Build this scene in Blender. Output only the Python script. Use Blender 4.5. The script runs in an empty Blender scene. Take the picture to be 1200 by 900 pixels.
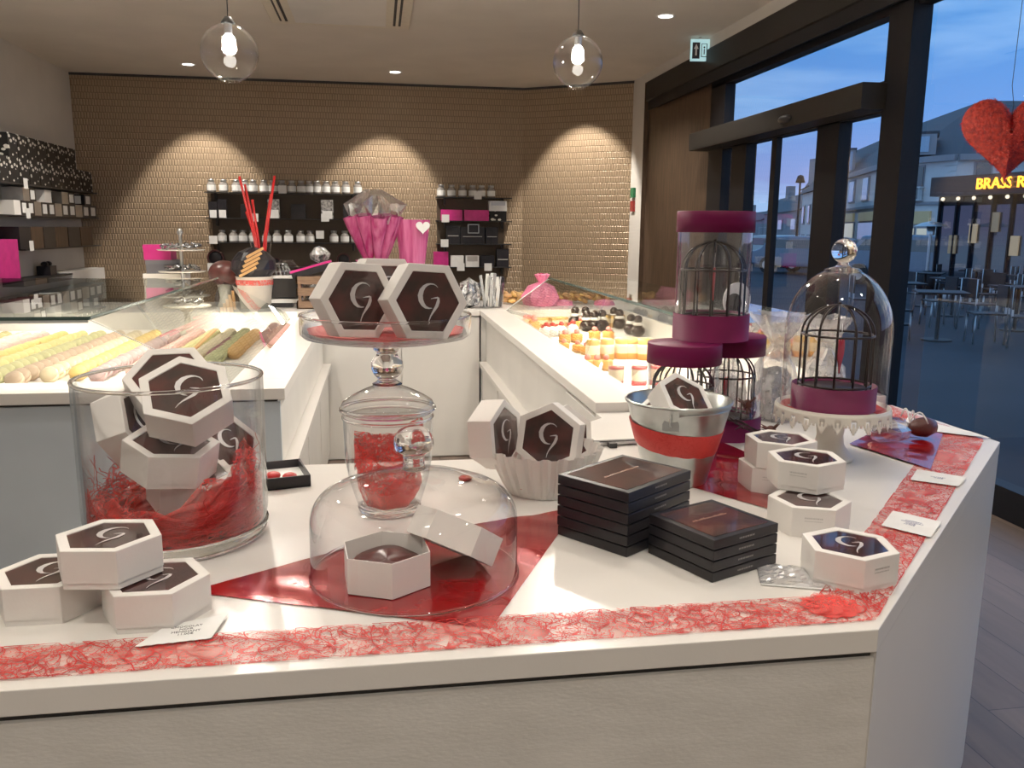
import bpy, math, random
from mathutils import Matrix, Vector, Euler
random.seed(7)
PI = math.pi
sc = bpy.context.scene
COL = sc.collection
sc.cycles.transparent_max_bounces = 32
sc.cycles.max_bounces = 14
sc.cycles.transmission_bounces = 14
sc.cycles.glossy_bounces = 6
sc.view_settings.view_transform = 'Standard'
sc.view_settings.look = 'None'
sc.view_settings.gamma = 1.14

# ------------------------------------------------------------------ camera
FPX = 986.3
yaw, pitch, roll = [math.radians(a) for a in (9.0235, 10.4014, 0.50336)]
CAM = Vector((0, 0, 1.5))
cy_, sy_ = math.cos(yaw), math.sin(yaw)
FW = Vector((sy_*math.cos(pitch), cy_*math.cos(pitch), -math.sin(pitch)))
R0 = Vector((cy_, -sy_, 0)); U0 = R0.cross(FW)
RT = R0*math.cos(roll) + U0*math.sin(roll)
UP = -R0*math.sin(roll) + U0*math.cos(roll)
cd = bpy.data.cameras.new('camera'); cam = bpy.data.objects.new('camera', cd); COL.objects.link(cam)
cd.sensor_width = 36; cd.lens = 36*FPX/1200; cd.clip_start = .05; cd.clip_end = 500
cam.matrix_world = Matrix(((RT.x, UP.x, -FW.x, CAM.x), (RT.y, UP.y, -FW.y, CAM.y), (RT.z, UP.z, -FW.z, CAM.z), (0, 0, 0, 1)))
sc.camera = cam
def P(ax, val, px, py):
    """survey helper: where the sight line of a photo point meets the plane axis=val"""
    d = FW + RT*((px-600)/FPX) - UP*((py-450)/FPX)
    return CAM + d*((val-CAM[ax])/d[ax])

# ------------------------------------------------------------------ materials
def nt(name):
    m = bpy.data.materials.new(name); m.use_nodes = True
    n = m.node_tree; n.nodes.clear()
    return m, n, n.nodes.new('ShaderNodeOutputMaterial')
def N(n, t, **kw):
    x = n.nodes.new(t)
    for k, v in kw.items():
        if k.startswith('i_'):
            key = k[2:].replace('_', ' ')
            x.inputs[key].default_value = v
        else: setattr(x, k, v)
    return x
def c4(c): return (c[0], c[1], c[2], 1)
def mat(name, col, rough=.5, metal=0, emit=None, es=0, col2=None, nscale=20, bump=0, bscale=60, coat=0, trans=0, ior=1.45, spec=.5, stretch=None, alpha=1):
    m, n, out = nt(name)
    b = N(n, 'ShaderNodeBsdfPrincipled')
    b.inputs['Base Color'].default_value = c4(col); b.inputs['Roughness'].default_value = rough
    b.inputs['Metallic'].default_value = metal; b.inputs['Coat Weight'].default_value = coat
    b.inputs['Transmission Weight'].default_value = trans; b.inputs['IOR'].default_value = ior
    b.inputs['Specular IOR Level'].default_value = spec; b.inputs['Alpha'].default_value = alpha
    if emit: b.inputs['Emission Color'].default_value = c4(emit); b.inputs['Emission Strength'].default_value = es
    tc = N(n, 'ShaderNodeTexCoord'); mp = N(n, 'ShaderNodeMapping'); n.links.new(tc.outputs['Object'], mp.inputs[0])
    if stretch: mp.inputs['Scale'].default_value = stretch
    c2 = col2 if col2 else tuple(x*.93 for x in col)
    no = N(n, 'ShaderNodeTexNoise'); no.inputs['Scale'].default_value = nscale; no.inputs['Detail'].default_value = 4
    n.links.new(mp.outputs[0], no.inputs['Vector'])
    r = N(n, 'ShaderNodeMix', data_type='RGBA'); r.inputs[6].default_value = c4(col); r.inputs[7].default_value = c4(c2)
    rr = N(n, 'ShaderNodeMapRange'); rr.inputs[1].default_value = .35; rr.inputs[2].default_value = .65
    n.links.new(no.outputs[0], rr.inputs[0]); n.links.new(rr.outputs[0], r.inputs[0]); n.links.new(r.outputs[2], b.inputs['Base Color'])
    if bump:
        n2 = N(n, 'ShaderNodeTexNoise'); n2.inputs['Scale'].default_value = bscale; n2.inputs['Detail'].default_value = 3
        n.links.new(mp.outputs[0], n2.inputs['Vector'])
        bm = N(n, 'ShaderNodeBump'); bm.inputs['Strength'].default_value = bump; bm.inputs['Distance'].default_value = .01
        n.links.new(n2.outputs[0], bm.inputs['Height']); n.links.new(bm.outputs[0], b.inputs['Normal'])
    n.links.new(b.outputs[0], out.inputs[0])
    return m
def thin_glass(name, tint=(.97, .98, .98), edge=(.55, .58, .6), f0=.06, rough=.0, power=3, gcol=(1, 1, 1)):
    m, n, out = nt(name)
    t = N(n, 'ShaderNodeBsdfTransparent'); g = N(n, 'ShaderNodeBsdfGlossy'); g.inputs['Roughness'].default_value = rough
    g.inputs['Color'].default_value = c4(gcol)
    lw = N(n, 'ShaderNodeLayerWeight'); lw.inputs['Blend'].default_value = .5
    pw = N(n, 'ShaderNodeMath', operation='POWER'); pw.inputs[1].default_value = power; n.links.new(lw.outputs['Facing'], pw.inputs[0])
    mx = N(n, 'ShaderNodeMix', data_type='RGBA'); mx.inputs[6].default_value = c4(tint); mx.inputs[7].default_value = c4(edge)
    n.links.new(pw.outputs[0], mx.inputs[0]); n.links.new(mx.outputs[2], t.inputs[0])
    ad = N(n, 'ShaderNodeMapRange'); ad.inputs[3].default_value = f0; ad.inputs[4].default_value = .75; n.links.new(pw.outputs[0], ad.inputs[0])
    ms = N(n, 'ShaderNodeMixShader'); n.links.new(ad.outputs[0], ms.inputs[0]); n.links.new(t.outputs[0], ms.inputs[1]); n.links.new(g.outputs[0], ms.inputs[2])
    n.links.new(ms.outputs[0], out.inputs[0])
    return m
def fibre_mat(name, c_hi, c_lo, scale=30, amin=.15, amax=1.0, dist=1.5, bigv=.58, lw_=.035):
    """translucent fibre web: voronoi / noise ridges drive colour and opacity"""
    m, n, out = nt(name)
    tc = N(n, 'ShaderNodeTexCoord')
    b = N(n, 'ShaderNodeBsdfPrincipled'); b.inputs['Roughness'].default_value = .6
    fac = None
    for i, s in enumerate((scale, scale*1.9)):
        no = N(n, 'ShaderNodeTexNoise'); no.inputs['Scale'].default_value = s; no.inputs['Detail'].default_value = 1.5; no.inputs['Distortion'].default_value = dist
        n.links.new(tc.outputs['Object'], no.inputs['Vector'])
        su = N(n, 'ShaderNodeMath', operation='SUBTRACT'); su.inputs[1].default_value = .5; n.links.new(no.outputs[0], su.inputs[0])
        ab = N(n, 'ShaderNodeMath', operation='ABSOLUTE'); n.links.new(su.outputs[0], ab.inputs[0])
        mr = N(n, 'ShaderNodeMapRange'); mr.inputs[1].default_value = 0; mr.inputs[2].default_value = lw_; mr.inputs[3].default_value = 1; mr.inputs[4].default_value = 0
        n.links.new(ab.outputs[0], mr.inputs[0])
        if fac is None: fac = mr.outputs[0]
        else:
            mm = N(n, 'ShaderNodeMath', operation='MAXIMUM'); n.links.new(fac, mm.inputs[0]); n.links.new(mr.outputs[0], mm.inputs[1]); fac = mm.outputs[0]
    big = N(n, 'ShaderNodeTexNoise'); big.inputs['Scale'].default_value = scale*.35; n.links.new(tc.outputs['Object'], big.inputs['Vector'])
    br = N(n, 'ShaderNodeMapRange'); br.inputs[1].default_value = .40; br.inputs[2].default_value = .72; br.inputs[3].default_value = 0; br.inputs[4].default_value = bigv
    n.links.new(big.outputs[0], br.inputs[0])
    mm = N(n, 'ShaderNodeMath', operation='MAXIMUM'); n.links.new(fac, mm.inputs[0]); n.links.new(br.outputs[0], mm.inputs[1]); fac = mm.outputs[0]
    mx = N(n, 'ShaderNodeMix', data_type='RGBA'); mx.inputs[6].default_value = c4(c_lo); mx.inputs[7].default_value = c4(c_hi)
    n.links.new(fac, mx.inputs[0]); n.links.new(mx.outputs[2], b.inputs['Base Color'])
    ar = N(n, 'ShaderNodeMapRange'); ar.inputs[3].default_value = amin; ar.inputs[4].default_value = amax
    n.links.new(fac, ar.inputs[0]); n.links.new(ar.outputs[0], b.inputs['Alpha'])
    n.links.new(b.outputs[0], out.inputs[0])
    return m

M = {}
M['white_lam'] = mat('white_laminate', (.73, .70, .655), .28, nscale=3, col2=(.71, .68, .64), bump=.02, bscale=200)
M['white_panel'] = mat('white_grain_panel', (.66, .64, .60), .45, nscale=9, col2=(.60, .58, .54), bump=.06, bscale=90, stretch=(1, 1, 3))
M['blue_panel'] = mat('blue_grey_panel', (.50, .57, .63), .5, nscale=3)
M['cello_haze'] = mat('hazy_cellophane', (.82, .80, .80), .25, nscale=26, col2=(.35, .34, .36), bump=.6, bscale=30, alpha=.42, coat=1)
M['cab_white'] = mat('cabinet_white', (.72, .70, .66), .4, nscale=3)
M['gap'] = mat('shadow_gap', (.05, .05, .05), .8)
M['card_white'] = mat('white_cardboard', (.79, .76, .72), .62, nscale=25, col2=(.77, .74, .70), bump=.03, bscale=200)
M['card_inner'] = mat('grey_cardboard', (.55, .53, .50), .7)
M['window_dark'] = mat('dark_window_film', (.035, .022, .020), .09, nscale=22, col2=(.085, .028, .026), coat=.35, bump=.04, bscale=14, spec=.5)
M['silver_print'] = mat('silver_print', (.60, .58, .58), .4, metal=.3)
M['grey_print'] = mat('grey_print', (.42, .40, .38), .6)
M['black_print'] = mat('black_print', (.03, .03, .04), .6)
M['blue_print'] = mat('blue_print', (.10, .14, .32), .6)
M['black_card'] = mat('black_card', (.008, .0075, .010), .36, coat=.1, nscale=15, col2=(.015, .013, .016), spec=.35)
M['red_window'] = mat('brown_red_film', (.035, .024, .024), .12, coat=.4, nscale=18, col2=(.10, .04, .032), bump=.08, bscale=16)
M['red_foil'] = mat('red_foil', (.42, .006, .008), .2, metal=.35, nscale=7, col2=(.23, .003, .006), bump=.35, bscale=9, coat=.6)
M['fibre'] = fibre_mat('red_fibre_web', (.68, .022, .018), (.90, .36, .29), 30, .10, .95)
M['fibre_dense'] = fibre_mat('red_fibre_dense', (.72, .018, .014), (.85, .12, .10), 26, .30, 1.0, bigv=.75, lw_=.05)
M['fibre_deep'] = fibre_mat('deep_red_fibre', (.45, .010, .010), (.60, .03, .03), 26, .75, 1.0, bigv=.8, lw_=.05)
M['fibre_thread'] = mat('red_thread', (.60, .016, .013), .6)
M['fibre_dark'] = mat('dark_red_thread', (.48, .018, .018), .6)
M['glass_thin'] = thin_glass('clear_glass_thin', (.99, .99, .99), (.35, .38, .42), .03, 0, 3.6)
M['glass_pane'] = thin_glass('clear_glass_pane', (.97, .98, .975), (.6, .68, .66), .07, 0, 2.5)
M['glass_thick'] = mat('clear_glass_solid', (1, 1, 1), .0, trans=1, ior=1.47, col2=(.98, .99, 1))
M['glass_win'] = thin_glass('window_glass', (.95, .97, 1), (.6, .65, .7), .035, 0, 3)
M['glass_edge'] = mat('glass_edge_green', (.05, .09, .08), .15)
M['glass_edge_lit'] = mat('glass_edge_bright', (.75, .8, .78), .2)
M['acetate'] = thin_glass('clear_acetate', (.96, .96, .97), (.45, .45, .5), .09, .03, 2.5)
M['cello'] = thin_glass('cellophane', (.88, .88, .9), (.6, .6, .62), .22, .12, 1.5)
M['purple'] = mat('purple_card', (.135, .003, .048), .5, nscale=20, col2=(.12, .003, .043), spec=.2)
M['magenta'] = mat('magenta_paper', (.62, .02, .22), .4, col2=(.5, .012, .17), nscale=12)
M['magenta_cello'] = mat('magenta_film', (.36, .015, .12), .25, col2=(.60, .13, .30), nscale=3, stretch=(9, 9, .6), alpha=.9)
M['cage_wire'] = mat('dark_bronze_wire', (.025, .015, .014), .35, metal=.4)
M['red_heart'] = mat('red_heart_card', (.55, .012, .012), .4)
M['galv'] = mat('galvanised_steel', (.52, .54, .53), .28, metal=.95, nscale=14, col2=(.36, .38, .37))
M['lace_white'] = mat('cream_enamel_metal', (.74, .70, .62), .4)
M['choc'] = mat('dark_chocolate', (.06, .018, .016), .3, col2=(.09, .022, .02), bump=.2, bscale=40)
M['brown_star'] = mat('brown_pod', (.10, .03, .02), .6)
M['black_plastic'] = mat('black_plastic', (.015, .015, .017), .35)
M['black_metal'] = mat('black_shelf_metal', (.012, .011, .011), .45)
M['ceiling'] = mat('ceiling_paint', (.74, .69, .61), .8, nscale=2)
M['wall_white'] = mat('white_wall_paint', (.66, .63, .58), .75, nscale=2)
M['ac_cream'] = mat('cream_plastic', (.72, .66, .54), .45)
M['dark_wood'] = mat('dark_brown_wood', (.045, .026, .015), .5, nscale=6, col2=(.085, .05, .03), stretch=(6, 6, .6), bump=.1, bscale=20)
M['dark_alu'] = mat('dark_anodised_frame', (.008, .008, .010), .5, spec=.2)
M['header_grey'] = mat('dark_grey_header', (.020, .018, .016), .5, spec=.25)
M['label_white'] = mat('white_label', (.82, .82, .80), .6)
M['lamp_metal'] = mat('black_lamp_metal', (.01, .01, .01), .4)
M['bulb'] = mat('glowing_bulb', (1, .95, .85), .4, emit=(1, .93, .82), es=22)
M['downlight_or_fill'] = mat('glowing_diffuser', (1, .95, .85), .4, emit=(1, .94, .84), es=9)
M['steel'] = mat('brushed_steel', (.5, .5, .5), .3, metal=.9)
M['silver_foil'] = mat('silver_foil', (.6, .6, .6), .25, metal=.8, nscale=40, col2=(.12, .12, .13), bump=.6, bscale=60)
M['crate_wood'] = mat('crate_wood', (.22, .13, .075), .6, col2=(.15, .085, .05), stretch=(1, 1, 8))
M['deck_white'] = mat('display_deck', (.86, .82, .76), .4)
M['paper_white'] = mat('waxed_paper', (.82, .80, .76), .5, trans=0)
M['tin'] = mat('black_white_pattern', (.015, .015, .015), .4)
# tan woven wallpaper: staggered small vertical lozenges
def wallpaper():
    m, n, out = nt('woven_gold_wallpaper')
    b = N(n, 'ShaderNodeBsdfPrincipled')
    tc = N(n, 'ShaderNodeTexCoord'); mp = N(n, 'ShaderNodeMapping'); n.links.new(tc.outputs['Object'], mp.inputs[0])
    mp.inputs['Rotation'].default_value = (PI/2, 0, 0)
    br = N(n, 'ShaderNodeTexBrick'); br.offset = .5
    br.inputs['Scale'].default_value = 1; br.inputs['Brick Width'].default_value = .034; br.inputs['Row Height'].default_value = .078
    br.inputs['Mortar Size'].default_value = .009; br.inputs['Mortar Smooth'].default_value = .8
    br.inputs['Color1'].default_value = (.40, .29, .185, 1); br.inputs['Color2'].default_value = (.36, .26, .165, 1); br.inputs['Mortar'].default_value = (.235, .165, .10, 1)
    n.links.new(mp.outputs[0], br.inputs['Vector'])
    n.links.new(br.outputs[0], b.inputs['Base Color'])
    b.inputs['Roughness'].default_value = .38; b.inputs['Metallic'].default_value = .25
    bp = N(n, 'ShaderNodeBump'); bp.inputs['Strength'].default_value = .6; bp.inputs['Distance'].default_value = .01; bp.invert = True
    n.links.new(br.outputs['Fac'], bp.inputs['Height']); n.links.new(bp.outputs[0], b.inputs['Normal'])
    n.links.new(b.outputs[0], out.inputs[0]); return m
M['wallpaper'] = wallpaper()
def floor_mat():
    m, n, out = nt('oak_plank_floor')
    b = N(n, 'ShaderNodeBsdfPrincipled'); b.inputs['Roughness'].default_value = .5
    tc = N(n, 'ShaderNodeTexCoord'); mp = N(n, 'ShaderNodeMapping'); n.links.new(tc.outputs['Object'], mp.inputs[0])
    mp.inputs['Rotation'].default_value = (0, 0, PI/2)
    br = N(n, 'ShaderNodeTexBrick'); br.offset = .37
    br.inputs['Scale'].default_value = 1; br.inputs['Brick Width'].default_value = 1.6; br.inputs['Row Height'].default_value = .19
    br.inputs['Mortar Size'].default_value = .002
    br.inputs['Color1'].default_value = (.165, .122, .098, 1); br.inputs['Color2'].default_value = (.105, .078, .064, 1); br.inputs['Mortar'].default_value = (.04, .03, .025, 1)
    n.links.new(mp.outputs[0], br.inputs['Vector'])
    no = N(n, 'ShaderNodeTexNoise'); no.inputs['Scale'].default_value = 3; no.inputs['Detail'].default_value = 6; no.inputs['Distortion'].default_value = 1
    m2 = N(n, 'ShaderNodeMapping'); m2.inputs['Scale'].default_value = (6, .8, 1); n.links.new(tc.outputs['Object'], m2.inputs[0]); n.links.new(m2.outputs[0], no.inputs['Vector'])
    mx = N(n, 'ShaderNodeMix', data_type='RGBA', blend_type='MULTIPLY'); mx.inputs[0].default_value = .7
    cr = N(n, 'ShaderNodeValToRGB'); cr.color_ramp.elements[0].color = (.5, .5, .5, 1); cr.color_ramp.elements[1].color = (1.4, 1.35, 1.3, 1)
    n.links.new(no.outputs[0], cr.inputs[0]); n.links.new(br.outputs[0], mx.inputs[6]); n.links.new(cr.outputs[0], mx.inputs[7])
    n.links.new(mx.outputs[2], b.inputs['Base Color']); n.links.new(b.outputs[0], out.inputs[0]); return m
M['floor'] = floor_mat()
def tin_mat():
    m, n, out = nt('black_card_white_leaf_print')
    b = N(n, 'ShaderNodeBsdfPrincipled'); b.inputs['Roughness'].default_value = .5; b.inputs['Specular IOR Level'].default_value = .15
    tc = N(n, 'ShaderNodeTexCoord'); v = N(n, 'ShaderNodeTexVoronoi'); v.inputs['Scale'].default_value = 13
    mp = N(n, 'ShaderNodeMapping'); mp.inputs['Scale'].default_value = (1, 1, 1.6); n.links.new(tc.outputs['Object'], mp.inputs[0]); n.links.new(mp.outputs[0], v.inputs['Vector'])
    cr = N(n, 'ShaderNodeValToRGB'); cr.color_ramp.interpolation = 'CONSTANT'
    cr.color_ramp.elements[0].color = (.6, .58, .52, 1); cr.color_ramp.elements[1].color = (.014, .013, .013, 1); cr.color_ramp.elements[1].position = .33
    n.links.new(v.outputs['Distance'], cr.inputs[0]); n.links.new(cr.outputs[0], b.inputs['Base Color']); n.links.new(b.outputs[0], out.inputs[0]); return m
M['tin'] = tin_mat()
def stripes(name, c1, c2, sx):
    m, n, out = nt(name)
    b = N(n, 'ShaderNodeBsdfPrincipled'); b.inputs['Roughness'].default_value = .3
    tc = N(n, 'ShaderNodeTexCoord'); w = N(n, 'ShaderNodeTexWave'); w.inputs['Scale'].default_value = sx
    n.links.new(tc.outputs['Object'], w.inputs['Vector'])
    cr = N(n, 'ShaderNodeValToRGB'); cr.color_ramp.interpolation = 'CONSTANT'
    cr.color_ramp.elements[0].color = c4(c1); cr.color_ramp.elements[1].color = c4(c2); cr.color_ramp.elements[1].position = .45
    n.links.new(w.outputs[0], cr.inputs[0]); n.links.new(cr.outputs[0], b.inputs['Base Color']); n.links.new(b.outputs[0], out.inputs[0]); return m
M['stripe'] = stripes('black_white_stripes', (.03, .03, .03), (.7, .7, .7), 60)

# ------------------------------------------------------------------ mesh builder
class MB:
    def __init__(s): s.v = []; s.f = []; s.mi = []; s.sm = []; s.slots = []
    def _m(s, m):
        if m is None: return 0
        if m not in s.slots: s.slots.append(m)
        return s.slots.index(m)
    def add(s, vs, fs, T=None, m=None, smooth=False):
        o = len(s.v)
        for p in vs:
            p = Vector(p)
            s.v.append(T @ p if T else p)
        k = s._m(m)
        for f in fs: s.f.append(tuple(i+o for i in f)); s.mi.append(k); s.sm.append(smooth)
        return s
    def box(s, x0, x1, y0, y1, z0, z1, T=None, m=None):
        vs = [(x0, y0, z0), (x1, y0, z0), (x1, y1, z0), (x0, y1, z0), (x0, y0, z1), (x1, y0, z1), (x1, y1, z1), (x0, y1, z1)]
        return s.add(vs, [(0, 3, 2, 1), (4, 5, 6, 7), (0, 1, 5, 4), (1, 2, 6, 5), (2, 3, 7, 6), (3, 0, 4, 7)], T, m)
    def prism(s, poly, z0, z1, T=None, m=None):
        n = len(poly)
        vs = [(p[0], p[1], z0) for p in poly]+[(p[0], p[1], z1) for p in poly]
        fs = [tuple(range(n-1, -1, -1)), tuple(range(n, 2*n))]+[(i, (i+1) % n, n+(i+1) % n, n+i) for i in range(n)]
        return s.add(vs, fs, T, m)
    def lathe(s, prof, seg=40, T=None, m=None, smooth=True, closed=False, rf=None):
        """prof: (r,z) list; rf(i_angle, r, z) may vary the radius"""
        vs = []; fs = []; n = len(prof)
        for j in range(seg):
            a = 2*PI*j/seg; c, q = math.cos(a), math.sin(a)
            for (r, z) in prof:
                if rf: r, z = rf(a, r, z)
                vs.append((r*c, r*q, z))
        for j in range(seg):
            k = (j+1) % seg
            for i in range(n-1): fs.append((j*n+i, k*n+i, k*n+i+1, j*n+i+1))
            if closed: fs.append((j*n+n-1, k*n+n-1, k*n, j*n))
        return s.add(vs, fs, T, m, smooth)
    def tube(s, pts, r, seg=6, T=None, m=None, closed=False, cap=True):
        pts = [Vector(p) for p in pts]; n = len(pts); vs = []; fs = []
        rr = r if isinstance(r, (list, tuple)) else [r]*n
        up = None
        for i, p in enumerate(pts):
            a = pts[i-1] if (i > 0 or closed) else p
            b = pts[(i+1) % n] if (i < n-1 or closed) else p
            t = (b-a).normalized() if (b-a).length > 1e-9 else Vector((0, 0, 1))
            if up is None:
                up = t.orthogonal().normalized()
            up = (up - t*up.dot(t))
            if up.length < 1e-6: up = t.orthogonal()
            up.normalize(); w = t.cross(up)
            for j in range(seg):
                a_ = 2*PI*j/seg
                vs.append(p + (up*math.cos(a_)+w*math.sin(a_))*rr[i])
        for i in range(n if closed else n-1):
            for j in range(seg):
                k = (j+1) % seg; i2 = (i+1) % n
                fs.append((i*seg+j, i*seg+k, i2*seg+k, i2*seg+j))
        if cap and not closed:
            fs.append(tuple(range(seg-1, -1, -1))); fs.append(tuple((n-1)*seg+j for j in range(seg)))
        return s.add(vs, fs, T, m, True)
    def sphere(s, r, seg=16, rings=8, T=None, m=None, sc_=(1, 1, 1)):
        pr = [(r*math.sin(PI*i/rings), -r*math.cos(PI*i/rings)) for i in range(rings+1)]
        T2 = (T or Matrix()) @ Matrix.Diagonal((*sc_, 1))
        return s.lathe(pr, seg, T2, m)
    def cyl(s, r, z0, z1, seg=24, T=None, m=None, r2=None):
        r2 = r if r2 is None else r2
        return s.lathe([(0, z0), (r, z0), (r, z0), (r2, z1), (r2, z1), (0, z1)], seg, T, m, smooth=False)
    def ribbon2d(s, pts, wid, z, T=None, m=None):
        n = len(pts); vs = []
        for i in range(n):
            a = pts[max(i-1, 0)]; b = pts[min(i+1, n-1)]
            dx, dy = b[0]-a[0], b[1]-a[1]; L = math.hypot(dx, dy) or 1
            nx, ny = -dy/L*wid[i]/2, dx/L*wid[i]/2
            vs += [(pts[i][0]+nx, pts[i][1]+ny, z), (pts[i][0]-nx, pts[i][1]-ny, z)]
        return s.add(vs, [(2*i, 2*i+1, 2*i+3, 2*i+2) for i in range(n-1)], T, m)
    def mesh(s, name, material=None):
        me = bpy.data.meshes.new(name)
        me.from_pydata([tuple(v) for v in s.v], [], s.f)
        mats = s.slots if s.slots else [material]
        for m in mats: me.materials.append(m if m else material)
        for p, k, q in zip(me.polygons, s.mi, s.sm): p.material_index = k; p.use_smooth = q
        me.update(); me.validate()
        return me
    def build(s, name, material=None, parent=None, bevel=0, T=None, label=None):
        o = bpy.data.objects.new(name, s.mesh(name, material)); COL.objects.link(o)
        if parent: o.parent = parent
        if T is not None: o.matrix_local = T
        if bevel:
            b = o.modifiers.new('bevel', 'BEVEL'); b.width = bevel; b.segments = 2; b.limit_method = 'ANGLE'
        if label: o['label'] = label
        return o
def Tm(x, y, z, rz=0, rx=0, ry=0, s=1):
    return Matrix.Translation((x, y, z)) @ Euler((rx, ry, rz)).to_matrix().to_4x4() @ Matrix.Diagonal((s, s, s, 1))
def tag(o, label, cat, group=None):
    o['label'] = label; o['category'] = cat
    if group: o['group'] = group
    return o
def thing(name, label, cat, T=None, group=None):
    o = bpy.data.objects.new(name, None); o.empty_display_size = .05; COL.objects.link(o)
    if T is not None: o.matrix_world = T
    return tag(o, label, cat, group)
def struct(mb, name, material, **k):
    o = mb.build(name, material, **k); o['kind'] = 'structure'; return o
def kids(o): return list(o.children)
KIDS = {}
def dup(o, T=None, label=None, group=None, parent=None):
    """copy a thing with copies of its parts and sub-parts"""
    c = o.copy(); COL.objects.link(c)
    if parent: c.parent = parent
    if T is not None: c.matrix_world = T
    if label: c['label'] = label
    if group: c['group'] = group
    for ch in kids(o):
        d = dup(ch, None, None, None, c); d.matrix_basis = ch.matrix_basis.copy()
    return c
def frame_from(c, n, v0, s=1):
    n = Vector(n).normalized(); v = Vector(v0); v = (v-n*v.dot(n)).normalized(); w = n.cross(v)
    return Matrix(((v.x*s, w.x*s, n.x*s, c[0]), (v.y*s, w.y*s, n.y*s, c[1]), (v.z*s, w.z*s, n.z*s, c[2]), (0, 0, 0, 1)))
def text_mesh(body, size, material, name, T, parent=None, extrude=.0004, align='CENTER', spacing=1):
    cu = bpy.data.curves.new(name, 'FONT'); cu.body = body; cu.size = size; cu.align_x = align; cu.align_y = 'CENTER'
    cu.extrude = extrude; cu.space_line = spacing; cu.resolution_u = 2
    t = bpy.data.objects.new('tmp', cu); COL.objects.link(t)
    bpy.context.view_layer.update()
    dg = bpy.context.evaluated_depsgraph_get()
    me = bpy.data.meshes.new_from_object(t.evaluated_get(dg)); me.name = name
    bpy.data.objects.remove(t)
    me.materials.clear(); me.materials.append(material)
    o = bpy.data.objects.new(name, me); COL.objects.link(o)
    if parent: o.parent = parent
    o.matrix_local = T
    return o

# ------------------------------------------------------------------ room shell
CEIL = 3.35; LW = -3.7; WX = 3.27
struct(MB().box(-3.9, 3.45, -3.5, 11.8, -.05, 0), 'floor', M['floor'])
struct(MB().box(-3.9, 3.45, -3.5, 11.9, CEIL, CEIL+.12), 'ceiling', M['ceiling'])
struct(MB().box(WX, 3.45, -3.5, .8, 0, 3.25), 'wall_right_front', M['wall_white'])  # unseen solid wall, added to block blue sky light and its reflections
struct(MB().box(LW-.12, LW, -3.5, 11.6, 0, CEIL), 'wall_left', M['wall_white'])
struct(MB().box(LW-.12, 1.96, 11.55, 11.7, 0, CEIL-.03), 'wall_back', M['wallpaper'])
a = Vector((1.96, 11.55, 0)); b = Vector((3.24, 10.70, 0)); L = (b-a).length
Tang = Matrix.Translation(a) @ Matrix.Rotation(math.atan2(b.y-a.y, b.x-a.x), 4, 'Z')
o = struct(MB().box(0, L, 0, .12, 0, CEIL-.03), 'wall_back_angled', M['wallpaper']); o.matrix_world = Tang
struct(MB().box(LW, 1.96, 11.535, 11.55, CEIL-.03, CEIL), 'trim_1', M['gap'])
o = struct(MB().box(0, L, -.015, 0, CEIL-.03, CEIL), 'trim_2', M['gap']); o.matrix_world = Tang
struct(MB().box(LW-.12, 3.45, -3.6, -3.5, 0, CEIL), 'wall_front', M['wall_white'])
# right wall: white pilaster, strip above the opening, wood lining, glazing
rw = MB().box(3.22, 3.5, 10.25, 10.9, 0, CEIL).box(3.22, 3.5, -3.5, 10.25, 3.25, CEIL)
struct(rw, 'wall_right', M['wall_white'])
struct(MB().box(WX, 3.42, 8.25, 10.25, 0, 3.25), 'trim_3', M['dark_wood'])
struct(MB().box(3.22, 3.42, 10.235, 10.25, 0, 3.25), 'trim_4', M['dark_wood'])
struct(MB().box(3.22, 3.42, -3.5, 10.235, 3.235, 3.25), 'trim_5', M['dark_wood'])
sh = thing('roller_shutter_box', 'long dark roller shutter box across the top of the shop window', 'shutter box', Tm(3.24, 3, 2.9))
MB().prism([(-.05, .12), (.1, .0), (.1, .33), (-.05, .33)], -5, 7.1, T=Matrix(((1, 0, 0, 0), (0, 0, 1, 0), (0, 1, 0, 0), (0, 0, 0, 1)))).build('casing', M['header_grey'], sh)
MB().box(-.055, -.03, -5, 7.0, .0, .1).build('end_rail', M['dark_alu'], sh)
# window wall frames
fr = MB()
def fv(y0, y1, z0=0, z1=2.9, x0=WX, x1=WX+.1): fr.box(x0, x1, y0, y1, z0, z1)
fv(7.90, 8.25); fv(4.99, 5.24, x0=WX-.03); fv(5.80, 6.11, z1=2.4)
fv(7.36, 7.67, z1=2.4)
fr.box(WX, WX+.1, 5.24, 7.9, 2.27, 2.47)
fr.box(WX, WX+.1, .8, 4.99, 0, .17)
fr.box(WX, WX+.1, 5.24, 7.9, 0, .1)
fr.box(WX, WX+.1, .8, 8.25, 2.87, 3.0)
fv(.8, .92)
fr.box(WX+.02, WX+.07, 6.81, 6.9, 0, 2.3)
wf = struct(fr, 'window_1', M['dark_alu'])
wp = MB().add([(WX+.05, .85, .17), (WX+.05, 4.99, .17), (WX+.05, 4.99, 2.9), (WX+.05, .85, 2.9)], [(0, 1, 2, 3)])
wp.add([(WX+.05, 5.24, 2.47), (WX+.05, 7.9, 2.47), (WX+.05, 7.9, 2.9), (WX+.05, 5.24, 2.9)], [(0, 1, 2, 3)])
wp.build('pane', M['glass_win'], wf)
d1 = MB().box(WX+.03, WX+.07, 5.24, 5.27, .1, 2.27)
dd = struct(d1, 'door_1', M['dark_alu'])
MB().add([(WX+.045, 5.24, .1), (WX+.045, 7.9, .1), (WX+.045, 7.9, 2.27), (WX+.045, 5.24, 2.27)], [(0, 1, 2, 3)]).build('pane', M['glass_win'], dd)
hd = thing('door_operator_header', 'dark grey sliding door operator header box above the glass doors', 'door header', Tm(3.15, 6.7, 2.28))
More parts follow.
